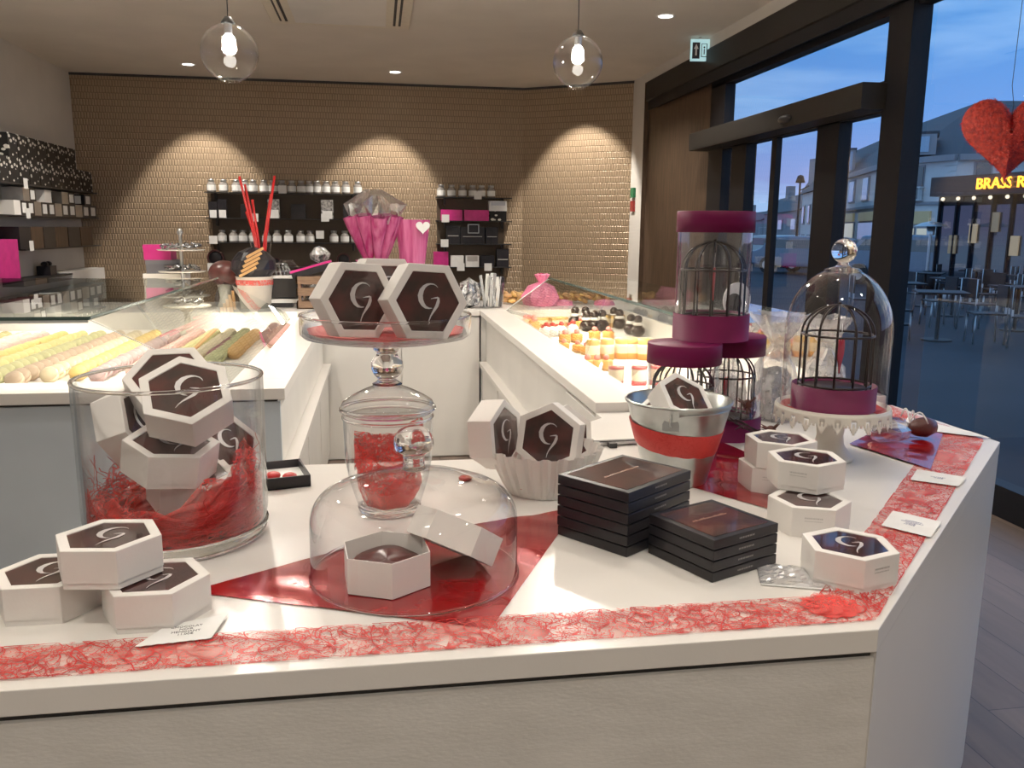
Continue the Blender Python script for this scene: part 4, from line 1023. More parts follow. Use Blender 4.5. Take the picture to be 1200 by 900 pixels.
tb = thing('ticket_printer', 'black card terminal block with white trays on the rear worktop', 'terminal', Tm(at(335, 5.9), 5.78, bz))
MB().box(-.10, .12, -.05, .05, .06, .19).build('block', M['black_plastic'], tb, bevel=.006); MB().box(-.11, .13, -.06, .05, .19, .205).box(-.11, .12, -.06, .05, .03, .055).build('tray', M['label_white'], tb)
MB().box(-.10, .06, -.055, .04, 0, .03).build('foot', M['black_plastic'], tb)
cw = thing('wooden_crate', 'small slatted wooden crate behind the left monogram box', 'crate', Tm(at(366, 5.62), 5.66, bz))
mb = MB()
for z in (0, .085, .16): mb.box(-.10, .12, -.06, -.05, z, z+.05).box(-.10, .12, .05, .06, z, z+.05).box(-.10, -.09, -.06, .06, z, z+.05).box(.11, .12, -.06, .06, z, z+.05)
mb.box(-.09, -.07, -.05, -.03, 0, .2).box(.09, .11, -.05, -.03, 0, .2).build('slats', M['crate_wood'], cw)
MB().box(-.10, .12, -.06, .06, 0, .006).build('floor', M['crate_wood'], cw)
tbx = thing('slanted_case', 'black case with pink lid lying slanted on the wooden crate', 'box', Tm(at(366, 5.62), 5.66, bz+.245, 0, 0, -.28))
MB().box(-.13, .13, -.05, .05, -.02, .02).build('body', M['black_card'], tbx); MB().box(-.135, .135, -.052, .052, .02, .032).build('pink_lid', M['magenta'], tbx)
# pink cone bouquet in a pink pot, magenta bag
bq = thing('cone_bouquet', 'bouquet of pink cellophane cones tied in a pink pot', 'bouquet', Tm(at(441, 6.0), 6.0, bz))
MB().lathe([(0, 0), (.12, 0), (.13, .29), (.14, .30), (.125, .3), (.115, .01), (0, .01)], 30).build('pot', M['magenta'], bq)
random.seed(31)
for k in range(9):
    a_ = 2*PI*k/9; tl = .34 if k % 2 else .26
    mb = MB().lathe([(.006, 0), (.028, .1), (.055, .3), (.058, .36)], 12, T=Tm(.05*math.cos(a_), .05*math.sin(a_), .26, 0, -tl*math.sin(a_), tl*math.cos(a_)), rf=lambda a, r, z: (r*(1+.1*math.sin(5*a)), z))
    mb.build('cone', M['magenta_cello'], bq)
crumple(MB(), [(.10, .50), (.17, .60), (.19, .68), (.12, .74), (.05, .78)], 30, .3, 61).build('frill', M['cello'], bq)
mg = thing('magenta_gift_bag', 'magenta wrapped gift bag with white heart tag right of the bouquet', 'gift bag', Tm(at(484, 6.0), 6.0, bz))
crumple(MB(), [(0, 0), (.08, .0), (.085, .25), (.10, .42), (.125, .58)], 12, .05, 63, T=Matrix.Diagonal((1, .5, 1, 1))).build('film', M['magenta_cello'], mg)
MB().prism(heart_pts(w=1.6), 0, .003, T=Tm(.07, -.075, .53) @ XZ).build('heart_tag', M['label_white'], mg)
MB().box(-.07, .07, -.045, .045, .0, .20).build('black_box', M['black_card'], mg)
# silver wrap, striped straw cup
o = crumple(MB(), [(0, 0), (.06, .02), (.07, .1), (.05, .16), (0, .2)], 18, .3, 65).build('silver_wrapped_sweets', M['silver_foil']); o.location = (at(550, 5.62), 5.62, bz); lab(o, 'heap of silver wrapped sweets left of the striped straw cup', 'wrapped sweets')
sc_ = thing('straw_cup', 'glass cup packed with black and white striped sachets at the cabinet corner', 'cup', Tm(at(576, 5.62), 5.62, bz))
MB().lathe([(0, .004), (.080, .004), (.088, .17)], 24).build('glass', M['glass_thin'], sc_)
random.seed(8)
for k in range(34):
    a_ = random.random()*6.28; r_ = random.uniform(.01, .066)
    MB().box(-.011, .011, -.003, .003, .01, random.uniform(.18, .235), T=Tm(r_*math.cos(a_), r_*math.sin(a_), 0, a_, random.uniform(-.12, .12), random.uniform(-.12, .12))).build('sachet', M['black_card'] if k % 3 == 0 else (M['stripe'] if k % 3 == 1 else M['label_white']), sc_)
# left group: stacked boxes, tiered stand, cake stand
x = at(197, 6.0)
for (x0, x1, z0, z1, mt, l, nm) in ((-.13, .13, 0, .21, 'card_white', 'large white box at the bottom of the small stack by the tiered stand', 'cardboard_box'), (-.11, .08, .211, .30, 'steel', 'grey box in the middle of the small stack by the tiered stand', 'cardboard_box'), (-.12, .05, .301, .40, 'magenta', 'magenta box on top of the small stack by the tiered stand', 'cardboard_box')):
    t = thing(nm, l, 'box', Tm(x, 6.0, bz+z0)); MB().box(x0, x1, -.08, .08, 0, (z1-z0)*.85).build('body', M[mt] if mt != 'steel' else mat('grey_card', (.12, .12, .14), .5), t); MB().box(x0-.003, x1+.003, -.083, .083, (z1-z0)*.7, z1-z0).build('lid', M[mt] if mt != 'steel' else mat('grey_card_lid', (.15, .15, .17), .5), t)
def silver_stand(px, Y, tiers, label):
    t = thing('tiered_stand', label, 'tiered stand', Tm(at(px, Y), Y, bz))
    MB().lathe([(0, 0), (.07, 0), (.03, .02), (.01, .05), (.01, tiers[-1][0]+.10), (.02, tiers[-1][0]+.12), (.012, tiers[-1][0]+.145), (0, tiers[-1][0]+.15)], 20).build('pole', M['steel'], t)
    for k, (z, r_) in enumerate(tiers):
        MB().lathe([(0, z), (r_, z+.005), (r_+.01, z+.012), (0, z+.008)], 32).build('tray', M['lace_white'], t)
    return t
silver_stand(215, 5.85, [(.06, .16), (.22, .14), (.36, .14)], 'silver three tier stand loaded with silver wrapped sweets')
random.seed(44)
ws = MB().tube([(-.03, 0, 0), (-.016, 0, .001), (-.014, 0, .002), (.014, 0, .002), (.016, 0, .001), (.03, 0, 0)], [.010, .003, .010, .010, .003, .010], 8).mesh('wrapped_candy', M['silver_foil'])
for z, r_ in ((.067, .14), (.227, .12), (.367, .125)):
    for k in range(16):
        a_ = 2*PI*k/16; q = random.uniform(.5, 1)*r_
        o = bpy.data.objects.new('wrapped_candy', ws); COL.objects.link(o); o.matrix_world = Tm(at(215, 5.85)+q*math.cos(a_), 5.85+q*math.sin(a_), bz+z+.018+random.uniform(0, .02), random.random()*6, 0, random.uniform(-.4, .4))
        lv = {.067: 'bottom', .227: 'middle', .367: 'top'}[z]
        lab(o, 'silver twisted candy lying on the %s tier of the stand' % lv, 'candy', 'silver candies on the %s tier' % lv)
w2 = thing('small_cake_stand', 'small cream pedestal stand in the left case, silver candies on it', 'cake stand', Tm(at(218, 5.2), 5.2, .8756))
MB().lathe([(0, 0), (.06, 0), (.05, .01), (.02, .05), (.018, .12), (.05, .155), (.13, .160), (.135, .17), (0, .165)], 32).build('pedestal', M['lace_white'], w2)
for k in range(12):
    o = bpy.data.objects.new('wrapped_candy', ws); COL.objects.link(o); o.matrix_world = Tm(at(218, 5.2)+random.uniform(-.08, .08), 5.2+random.uniform(-.06, .06), .8756+.185+random.uniform(0, .02), random.random()*6)
    lab(o, 'silver twisted candy on the small cream pedestal', 'candy', 'silver candies on the small pedestal')
# right rear: pink bag cluster, brown sweets
for i, (px, py, sx, l) in enumerate(((635, 352, 1.0, 'pink bag of sweets with bow at the rear of the right case'), (660, 357, .55, 'small flat pink sachet right of the pink bag'), (708, 357, .55, 'small flat pink sachet farther right on the rear shelf'))):
    t = thing('pink_sweet_bag', l, 'gift bag', Tm(at(px, 5.8), 5.8, bz, s=sx))
    crumple(MB(), [(0, 0), (.12, .0), (.13, .06), (.09, .13), (.025, .16), (.05, .21), (.03, .22)] if i == 0 else [(0, 0), (.14, 0), (.12, .05), (0, .07)], 16, .15, 70+i).build('film', mat('pink_film', (.85, .22, .38), .35), t)
t = thing('florentine_heap', 'long heap of brown nut biscuits on the rear shelf of the right case', 'biscuits', Tm(1.25, 5.95, bz)); t['kind'] = 'stuff'
random.seed(3)
mb = MB()
for k in range(120): mb.sphere(.03, 8, 5, T=Tm(random.uniform(-.42, .42), random.uniform(-.1, .1), .02+random.uniform(0, .05), random.random()*3, random.random(), 0), sc_=(1, .8, .45), m=PM['crust'] if k % 3 else PM['gold'])
o = mb.build('biscuits', PM['crust'], t); o['kind'] = 'stuff'

# ------------------------------------------------------------------ wall shelves
SY0, SY1 = 11.33, 11.55
def shelf(x0, x1, z, label, cat='shelf', group='black metal wall shelves'):
    s = thing('wall_shelf', label, cat, Tm((x0+x1)/2, 11.54, z), group); w = (x1-x0)/2
    MB().box(-w, w, -.21, 0, -.012, 0).build('board', M['black_metal'], s)
    for q in (-w+.12, w-.12): MB().box(q-.012, q+.012, -.12, 0, -.10, -.012).build('bracket', M['black_metal'], s)
    return s
zl = [1.935, 1.615, 1.305, .995]; zr = [1.915, 1.61, 1.305, 1.0]
for i, z in enumerate(zl): shelf(-2.15, -.20, z, 'long black wall shelf of the left unit on the back wall, %s from the top' % ('first', 'second', 'third', 'fourth')[i])
for i, z in enumerate(zr): shelf(.77, 1.78, z, 'short black wall shelf of the right unit on the back wall, %s from the top' % ('first', 'second', 'third', 'fourth')[i])
M['backing'] = mat('dark_brown_backing', (.075, .052, .032), .6)
o = MB().box(-2.10, -.2, 11.5, 11.549, .72, 1.92).build('backing_panel', M['backing']); lab(o, 'dark brown backing panel behind the left shelf unit', 'backing panel')
o = MB().box(.79, 1.70, 11.5, 11.549, .72, 1.90).build('backing_panel', M['backing']); lab(o, 'dark brown backing panel behind the right shelf unit', 'backing panel')
jm = MB().lathe([(0, 0), (.052, 0), (.055, .01), (.055, .10), (.035, .125), (.035, .14), (0, .14)], 16).mesh('jar_body', mat('jar_grey_glass', (.28, .26, .24), .1, coat=1))
jl = MB().lathe([(.0558, .02), (.0558, .088)], 16).mesh('jar_label', M['label_white'])
jc = MB().lathe([(.036, .13), (.038, .132), (.038, .158), (0, .16)], 12).mesh('jar_lid', M['steel'])
def jar(x, z, label, group, dark=False):
    r = thing('spice_jar', label, 'jar', Tm(x, 11.42, z+.0005), group)
    for n_, m_ in (('body', jm), ('label', jl), ('lid', jc)):
        o = bpy.data.objects.new(n_, m_); COL.objects.link(o); o.parent = r
for q in (105, 190, 280, 340, 400, 475, 540, 600, 670, 738, 795, 848, 912, 978, 1050, 1135):
    jar(P(1, 11.4, 230+q/6, 220).x, zl[0], 'small glass jar with white label in the row on the top left shelf', 'jars on the top left shelf')
for q in (182, 262, 328, 400, 493, 568, 648, 735, 800, 968, 1045, 1118):
    jar(P(1, 11.4, 230+q/6, 280).x, zl[2], 'small glass jar with white label in the row on the third left shelf', 'jars on the third left shelf')
for q in (118, 203, 292, 375, 447, 525):
    jar(P(1, 11.4, 500+q/6.93, 220).x, zr[0], 'small glass jar with white label in the row on the top right shelf', 'jars on the top right shelf')
def item(px0, px1, h, z, mt, nm, label, cat='box', Y=11.42, d=.06, group=None, win=None, lid=None):
    a_ = P(1, Y-d, px0, 270).x; b_ = P(1, Y-d, px1, 270).x; w = (b_-a_)/2
    t = thing(nm, label, cat, Tm((a_+b_)/2, Y, z+.0005), group)
    MB().box(-w, w, -d, d, 0, h).build('body', M[mt], t)
    if win: MB().box(-w*.8, w*.8, -d-.002, -d, h*win[0], h*win[1]).build('front_label', M[win[2]], t)
    return t
Lx = lambda q: 230+q/6
for k, (a_, b_, h, mt, win, l) in enumerate(((95, 155, .20, 'black_card', (.0, .48, 'label_white'), 'dark box with white lower card, far left of the second left shelf'), (160, 222, .23, 'black_card', (.0, .42, 'label_white'), 'black box with white printed card, second from the left on the second shelf'),
    (320, 405, .17, 'black_card', None, 'dark square box behind the red sticks'), (510, 592, .24, 'silver_foil', (.0, .45, 'label_white'), 'clear and grey box with white card in the middle of the second shelf'),
    (670, 770, .18, 'black_card', None, 'wide black box right of the middle of the second shelf'), (882, 968, .24, 'silver_foil', (.0, .42, 'label_white'), 'clear and grey box with white card near the right of the second shelf'), (1035, 1140, .18, 'black_card', None, 'black box at the right end of the second shelf'))):
    item(Lx(a_), Lx(b_), h, zl[1], mt, 'display_box', l, win=win)
for k, (a_, b_, l) in enumerate(((70, 195, 'round dark wicker basket at the left of the lowest left shelf'), (300, 380, 'round dark basket second on the lowest left shelf'), (525, 590, 'black round basket in the middle of the lowest left shelf'), (985, 1085, 'dark glass ball basket at the right of the lowest shelf'))):
    xa = P(1, 11.4, Lx(a_), 300).x; xb = P(1, 11.4, Lx(b_), 300).x; r_ = (xb-xa)/2
    t = thing('round_basket', l, 'basket', Tm((xa+xb)/2, 11.43, zl[3]+r_))
    MB().tube([(r_*.88*math.cos(q*PI/14), 0, r_*.88*math.sin(q*PI/14)) for q in range(28)], r_*.12, 6, closed=True).build('hoop', M['choc'], t)
    MB().sphere(r_*.8, 16, 10, sc_=(1, .35, 1)).build('bowl', M['black_card'], t)
for (a_, b_, l) in ((195, 300, 'low white carton left on the lowest left shelf'), (1085, 1180, 'low white carton at the right end of the lowest left shelf')):
    item(Lx(a_), Lx(b_), .06, zl[3], 'label_white', 'low_carton', l)
Rx = lambda q: 500+q/6.93
item(Rx(118), Rx(290), .14, zr[1], 'magenta', 'magenta_box', 'left magenta box on the second right shelf')
item(Rx(305), Rx(505), .14, zr[1], 'magenta', 'magenta_box', 'right magenta box on the second right shelf')
item(Rx(510), Rx(648), .13, zr[1], 'tin', 'patterned_box', 'black patterned box at the right of the second right shelf')
item(Rx(508), Rx(650), .13, zr[1]+.131, 'label_white', 'white_box', 'white and grey box on top of the patterned box', win=(.55, .95, 'steel'))
for a_, b_, h, l in ((160, 270, .24, 'left'), (275, 470, .22, 'wide middle'), (480, 580, .22, 'right')):
    t = item(Rx(a_), Rx(b_), h, zr[2], 'black_card', 'black_gift_box', l+' black gift box on the third right shelf', win=(.42, .46, 'grey_print'))
fp = thing('picture_frame', 'small silver frame standing before the black boxes on the third right shelf', 'frame', Tm(P(1, 11.34, Rx(380), 270).x, 11.34, zr[2]+.20)); MB().box(-.075, .075, -.005, .005, -.06, -.05).box(-.075, .075, -.005, .005, .05, .06).box(-.075, -.065, -.005, .005, -.06, .06).box(.065, .075, -.005, .005, -.06, .06).build('border', M['steel'], fp); MB().box(-.066, .066, -.002, .002, -.05, .05).build('picture', M['black_card'], fp)
item(Rx(55), Rx(175), .20, zr[3], 'magenta', 'magenta_bag', 'magenta bag at the left of the lowest right shelf', cat='bag')
item(Rx(195), Rx(300), .15, zr[3], 'label_white', 'white_box', 'left white card box on the lowest right shelf')
item(Rx(318), Rx(425), .15, zr[3], 'label_white', 'white_box', 'right white card box with dark corner on the lowest right shelf', win=(.5, .95, 'grey_print'))
item(Rx(440), Rx(550), .15, zr[3], 'black_card', 'black_box', 'black box right of the white boxes on the lowest right shelf')
item(Rx(570), Rx(670), .24, zr[3], 'black_card', 'tall_black_box', 'tall black stacked box at the right of the lowest right shelf', win=(.4, .44, 'grey_print'))
def tagcard(px, py, label, X=None):
    if X is None: q = P(1, 11.32, px, py)
    else: q = P(0, X, px, py)
    t = MB().box(-.05, .05, -.002, 0, -.05, .05) if X is None else MB().box(0, .002, -.05, .05, -.05, .05)
    o = t.build('shelf_label', M['label_white']); o.location = q; lab(o, label, 'price label', 'white price labels on the shelf edges')
for px, py, l in ((331, 222, 'top left shelf in the middle'), (298, 255, 'second left shelf behind the red sticks'), (381, 255, 'second left shelf near the bouquet'), (250, 281, 'third left shelf at its left end'), (248, 313, 'lowest left shelf at its left end'), (560, 229, 'top right shelf'), (522, 256, 'second right shelf'), (521, 285, 'third right shelf'), (540, 313, 'lowest right shelf below the white boxes'), (572, 313, 'lowest right shelf below the black box'), (375, 275, 'third left shelf at the silver film')):
    tagcard(px, py, 'white price label hanging on the '+l)
# left wall shelves
X0 = LW
def lshelf(y0, y1, z, label, d=.25):
    s = thing('wall_shelf', label, 'shelf', Tm(X0, (y0+y1)/2, z), 'black shelves on the left wall'); w = (y1-y0)/2
    MB().box(0, d, -w, w, -.014, 0).build('board', M['black_metal'], s)
    return s
zs = [1.905, 1.60, 1.265, .965]
lshelf(8.6, 11.45, zs[0], 'top black shelf on the left wall'); lshelf(8.4, 11.45, zs[1], 'second black shelf on the left wall'); lshelf(9.1, 11.45, zs[2], 'third black shelf on the left wall'); lshelf(8.4, 10.35, zs[3], 'short lower black shelf on the left wall')
def litem(px0, px1, h, z, mt, nm, label, cat='box', group=None, depth=.10, win=None):
    Xf = X0+.22; ya = P(0, Xf, px0, 250).y; yb = P(0, Xf, px1, 250).y
    t = thing(nm, label, cat, Tm(Xf-depth, (ya+yb)/2, z+.0005), group); w = (yb-ya)/2*.97
    MB().box(-depth, depth, -w, w, 0, h).build('body', M[mt], t)
    if win: MB().box(depth, depth+.002, -w*.6, w*.6, h*win[0], h*win[1]).box(-depth*.6, depth*.6, -w-.002, -w, h*win[0], h*win[1]).build('bottle_print', M[win[2]], t)
for i in range(9): litem(3+i*12, 15+i*12, .245, zs[0], 'tin', 'patterned_tin', 'black tin with white leaf print in the lower row on the top left wall shelf', 'tin', 'patterned tins, lower row')
for i in range(7): litem(17+i*11, 28+i*11, .225, zs[0]+.246, 'tin', 'patterned_tin', 'black tin with white leaf print in the upper row on the left wall', 'tin', 'patterned tins, upper row')
for i, mt in enumerate(('card_white', 'black_card', 'black_card', 'steel', 'black_card', 'black_card', 'steel', 'black_card', 'black_card', 'steel', 'black_card', 'black_card')):
    litem(17+i*8, 25+i*8, .14, zs[1], mt, 'perfume_carton', ('%s carton, %s from the left, lower row on second wall shelf' % ({'card_white': 'white', 'black_card': 'black bottle printed', 'steel': 'grey'}[mt], ('first', 'second', 'third', 'fourth', 'fifth', 'sixth', 'seventh', 'eighth', 'ninth', 'tenth', 'eleventh', 'twelfth')[i])), win=(.15, .85, 'label_white') if mt == 'black_card' else None)
for i, (q, mt) in enumerate(((29, 'steel'), (36, 'black_card'), (54, 'card_white'), (74, 'steel'), (81, 'black_card'), (100, 'black_card'))):
    litem(q, q+8, .13, zs[1]+.141, mt, 'perfume_carton', 'carton in the upper row on the second left wall shelf, %s from the left' % ('first', 'second', 'third', 'fourth', 'fifth', 'sixth')[i], win=(.15, .85, 'label_white') if mt == 'black_card' else None)
for i in range(6): litem(20+i*14.5, 34+i*14.5, .22, zs[2], 'black_card' if i % 2 == 0 else 'dark_wood', 'dark_gift_bag', 'dark gift bag on the third left wall shelf, %s from the left' % ('first', 'second', 'third', 'fourth', 'fifth', 'sixth')[i], 'bag')
litem(-22, 18, .40, zs[3], 'magenta', 'magenta_gift_bag', 'large magenta gift bag on the lower left wall shelf', 'gift bag')
bw = thing('bow_box', 'small black bow box at the end of the lower left wall shelf', 'box', Tm(X0+.12, 9.95, zs[3]+.001)); MB().box(-.07, .07, -.09, .09, 0, .10).build('body', M['black_card'], bw); MB().sphere(.05, 12, 8, T=Tm(0, -.05, .12), sc_=(.7, 1.2, .6)).sphere(.05, 12, 8, T=Tm(0, .06, .12), sc_=(.7, 1.2, .6)).build('bow', M['black_card'], bw)
wc = thing('white_wall_cabinet', 'low white cabinet on the left wall beneath the shelves', 'cabinet', Tm(X0, 10.9, 0)); MB().box(.0, .25, -.55, .60, .58, .98).build('body', M['cab_white'], wc); MB().box(.0, .24, -2.6, .60, 0, .56).build('plinth', M['cab_white'], wc)
MB().box(0, .6, -2.6, .6, .56, .58).build('worktop', M['black_metal'], wc)
for i, (q, mt) in enumerate(((-6, 'label_white'), (3, 'black_card'), (14, 'choc'), (24, 'choc'), (33, 'choc'), (46, 'crate_wood'), (58, 'label_white'))):
    p = P(0, X0+.35, q+6, 355)
    t = thing('slanted_bag', '%s flat bag leaning under the left wall shelves, %s from the left' % ({'label_white': 'white', 'black_card': 'black', 'choc': 'dark brown', 'crate_wood': 'kraft brown'}[mt], OR[i].replace('nearest', 'first')), 'bag', Tm(X0+.35, p.y, .585, 0, .5, 0)); MB().box(-.10, .10, -.015, .015, 0, .26).build('body', M[mt], t); MB().box(-.07, .07, -.017, -.015, .05, .13).build('label', M['grey_print'], t)
for px, py, l in ((30, 215, 'top left wall shelf'), (33, 250, 'second left wall shelf'), (37, 288, 'third left wall shelf')): tagcard(px, py, 'white price label hanging on the '+l, X=X0+.255)

# ------------------------------------------------------------------ ceiling fittings
def pendant(px, py, d, label):
    v = FW+RT*((px-600)/FPX)-UP*((py-450)/FPX); c = CAM+v.normalized()*d
    t = thing('pendant_lamp', label, 'pendant lamp', Tm(c.x, c.y, c.z), 'glass globe pendants')
    MB().lathe([(.022*1, .100)]+[(.1005*math.sin(a_), .1005*math.cos(a_)) for a_ in [.24+(PI-.62)*i/24 for i in range(25)]]+[(.036, -.097), (.03, -.100)], 48).build('globe', M['glass_thin'], t, label='clear glass globe')
    MB().lathe([(0, .125), (.012, .122), (.024, .104), (.026, .098), (0, .096)], 24).build('cap', M['lamp_metal'], t)
    MB().cyl(.014, .065, .098, 20).build('socket', M['steel'], t)
    MB().sphere(.024, 18, 12, T=Tm(0, 0, .036), sc_=(1, 1, 1.25)).build('bulb', M['bulb'], t, label='glowing bulb')
    MB().tube([(0, 0, .12), (0, 0, CEIL-c.z)], .0025, 6).build('cord', M['lamp_metal'], t)
    MB().cyl(.05, CEIL-c.z-.03, CEIL-c.z-.001, 24).build('ceiling_rose', M['lamp_metal'], t)
    L = bpy.data.lights.new('pendant_light', 'POINT'); L.energy = 45; L.color = (1, .9, .78); L.shadow_soft_size = .03
    lo = bpy.data.objects.new('pendant_light', L); COL.objects.link(lo); lo.location = c+Vector((0, 0, -.02))
pendant(269, 62, 3.4, 'clear glass globe pendant lamp on the left, above the left case')
pendant(677, 73, 3.65, 'clear glass globe pendant lamp on the right, above the right case')
def downlight_or_fill(x, y, label, show=True, energy=60, target=None, size=100, blend=.5, col=(1, .9, .78)):
    if show:
        t = thing('recessed_downlight', label, 'ceiling light', Tm(x, y, CEIL-.001), 'recessed downlights')
        MB().lathe([(.062, -.002), (.085, -.004), (.088, 0)], 36).build('ring', M['label_white'], t)
        MB().lathe([(0, -.001), (.062, -.002)], 36).build('diffuser', M['downlight_or_fill'], t)
    L = bpy.data.lights.new('downlight_or_fill', 'SPOT'); L.energy = energy; L.color = col; L.spot_size = D2(size); L.spot_blend = blend; L.shadow_soft_size = .06
    lo = bpy.data.objects.new('downlight_or_fill', L); COL.objects.link(lo); lo.location = (x, y, CEIL-.03)
    d_ = (Vector(target)-lo.location) if target else Vector((0, 0, -1)); lo.rotation_euler = d_.to_track_quat('-Z', 'Y').to_euler()
downlight_or_fill(-2.13, 10.72, 'recessed ceiling spotlight nearest the left wall', target=(-2.2, 11.5, 1.2), energy=230, size=66, blend=.35)
downlight_or_fill(.246, 10.72, 'recessed ceiling spotlight above the long back wall', target=(-.0, 11.5, 1.2), energy=230, size=66, blend=.35)
downlight_or_fill(2.53, 7.53, 'recessed ceiling spotlight nearest the windows', energy=130, size=120)
downlight_or_fill(2.25, 10.45, 'recessed ceiling spotlight hidden behind the right globe', show=False, target=(2.75, 11.1, 1.4), energy=230, size=70, blend=.35)
for x, y, e in ((-1.2, .6, 60), (.4, .4, 60), (-1.0, 2.4, 55), (1.0, 2.2, 50), (2.2, .6, 62), (-.2, 4.2, 120), (1.4, 5.0, 120), (-2.0, 5.0, 130), (0.1, 8.2, 270), (-2.4, 8.6, 270), (2.2, 9.2, 190), (-.6, -1.2, 95), (1.4, -1.3, 95), (-2.4, -.8, 85)):  # unseen spots without fittings, added to fill the room and counter front
    downlight_or_fill(x, y, '', show=False, energy=e, size=125, blend=.8)
ac = thing('ceiling_air_unit', 'square cream ceiling air conditioning cassette', 'air conditioner', Tm(-.29, 7.72, CEIL-.001))
MB().box(-.62, .62, -.62, .62, -.03, 0).build('casing', M['ac_cream'], ac, bevel=.01)
MB().box(-.40, .40, -.52, .52, -.036, -.03).build('grille', M['cab_white'], ac)
for sx in (-1, 1): MB().box(sx*.50-.035, sx*.50+.035, -.5, .5, -.033, -.028).build('louvre', M['gap'], ac); MB().box(sx*.50-.012, sx*.50+.012, -.5, .5, -.045, -.031, T=Matrix.Rotation(0, 4, 'Y')).build('louvre_blade', M['ac_cream'], ac)
ex = thing('exit_sign', 'small green and black emergency exit sign above the window opening', 'exit sign', Tm(3.13, 8.25, 3.24, -.15))
MB().box(-.09, .09, -.012, .012, -.11, .09).build('panel', mat('exit_panel', (.45, .6, .55), .4, emit=(.4, .7, .75), es=.7), ex)
MB().box(-.075, -.002, -.014, -.012, -.09, .06).build('dark_half', M['black_print'], ex)
MB().prism([(-.038, .045), (-.015, .0), (-.03, .0), (-.03, -.06), (-.046, -.06), (-.046, .0), (-.061, .0)], .014, .0155, T=Matrix(((1, 0, 0, 0), (0, 0, -1, 0), (0, 1, 0, 0), (0, 0, 0, 1)))).build('arrow', M['label_white'], ex)
MB().box(.012, .07, -.014, -.012, -.075, -.068).box(.012, .019, -.014, -.012, -.075, .05).box(.062, .07, -.014, -.012, -.075, .05).box(.012, .07, -.014, -.012, .045, .05).box(.036, .046, -.014, -.012, -.05, .0).sphere(.009, 8, 6, T=Tm(.041, -.012, .015)).build('running_figure', M['black_print'], ex)
MB().box(-.01, .01, -.01, .01, .09, .115).build('bracket', M['steel'], ex)
em = thing('emergency_call_point', 'green and red emergency switch boxes on the white pilaster', 'switch', Tm(3.22, 10.55, 1.93))
MB().box(-.03, 0, -.07, .07, -.02, .10).build('green_box', mat('green_plastic', (.01, .15, .06), .4), em); MB().box(-.03, 0, -.06, .06, -.19, -.06).build('red_box', mat('red_plastic', (.3, .02, .02), .4), em)
# red heart hanging in the window
hz = P(0, 2.75, 1183, 156)
ht = thing('hanging_heart', 'big red furry tinsel heart hanging by a string in the shop window', 'heart decoration', Tm(hz.x, hz.y, hz.z, -.55))
random.seed(12)
hp_ = [(x_*1.02, z_*1.05) for x_, z_ in heart_pts(48, 6.3)]
mb = MB(); vs = []; rings = 7
for r_ in range(-rings, rings+1):
    k = max(.004, math.cos(r_/rings*PI/2))**.6; y = .055*r_/rings
    for (x, z) in hp_: vs.append((x*k, y, z*k))
n = len(hp_); fs = [(i*n+j, i*n+(j+1) % n, (i+1)*n+(j+1) % n, (i+1)*n+j) for i in range(2*rings) for j in range(n)]
mb.add(vs, fs, smooth=True).build('core', mat('red_tinsel', (.50, .025, .01), .55, col2=(.22, .006, .004), nscale=60, bump=.8, bscale=90), ht)
fz = MB()
for k in range(2600):
    r_ = random.uniform(-.95, .95); kk = math.cos(r_*PI/2*.97)**.6; j = random.random()*n; j0 = int(j) % n; j1 = (j0+1) % n; t_ = j % 1
    q = random.random()**.4 if random.random() < .6 else 1
    x = (hp_[j0][0]*(1-t_)+hp_[j1][0]*t_)*kk*q; z = (hp_[j0][1]*(1-t_)+hp_[j1][1]*t_)*kk*q; y = -.055*(1-(1-abs(r_))*0) if q < 1 else .055*r_
    y = (-.055 if random.random() < .5 else .055)*max(.1, (1-q**3)) if q < 1 else y
    c = Vector((x, y, z)); d_ = (Vector((x*.6, y*3.5, z*.6)).normalized()+Vector((random.uniform(-.9, .9), random.uniform(-.9, .9), random.uniform(-.9, .9)))).normalized()*.012
    w_ = d_.orthogonal().normalized()*.0016
    fz.add([c-w_, c+w_, c+d_], [(0, 1, 2)])
o = fz.build('tinsel', M['red_heart'], ht); o['kind'] = 'stuff'
MB().tube([(0, 0, .03), (.004, 0, .12), (-.01, 0, .2), (0, 0, 3.2-hz.z)], .0015, 5).build('string', M['gap'], ht)
# strip lights inside the cases
def area(x, y, z, sx, sy, e, col, rot=(0, 0, 0)):
    L = bpy.data.lights.new('case_light', 'AREA'); L.shape = 'RECTANGLE'; L.size = sx; L.size_y = sy; L.energy = e; L.color = col; L.specular_factor = 0
    o = bpy.data.objects.new('case_light', L); COL.objects.link(o); o.location = (x, y, z); o.rotation_euler = rot
area(-1.0, 4.3, 1.165, .03, 2.4, 16, (1, .86, .66), (0, D2(32), 0))
area(-.78, 5.36, 1.02, .5, .03, 5, (1, .88, .7), (D2(-25), 0, 0))
area(-1.9, 4.3, 1.165, .03, 2.4, 12, (1, .86, .66))
area(1.2, 4.1, 1.165, .03, 2.6, 34, (1, .84, .62), (0, D2(10), 0))
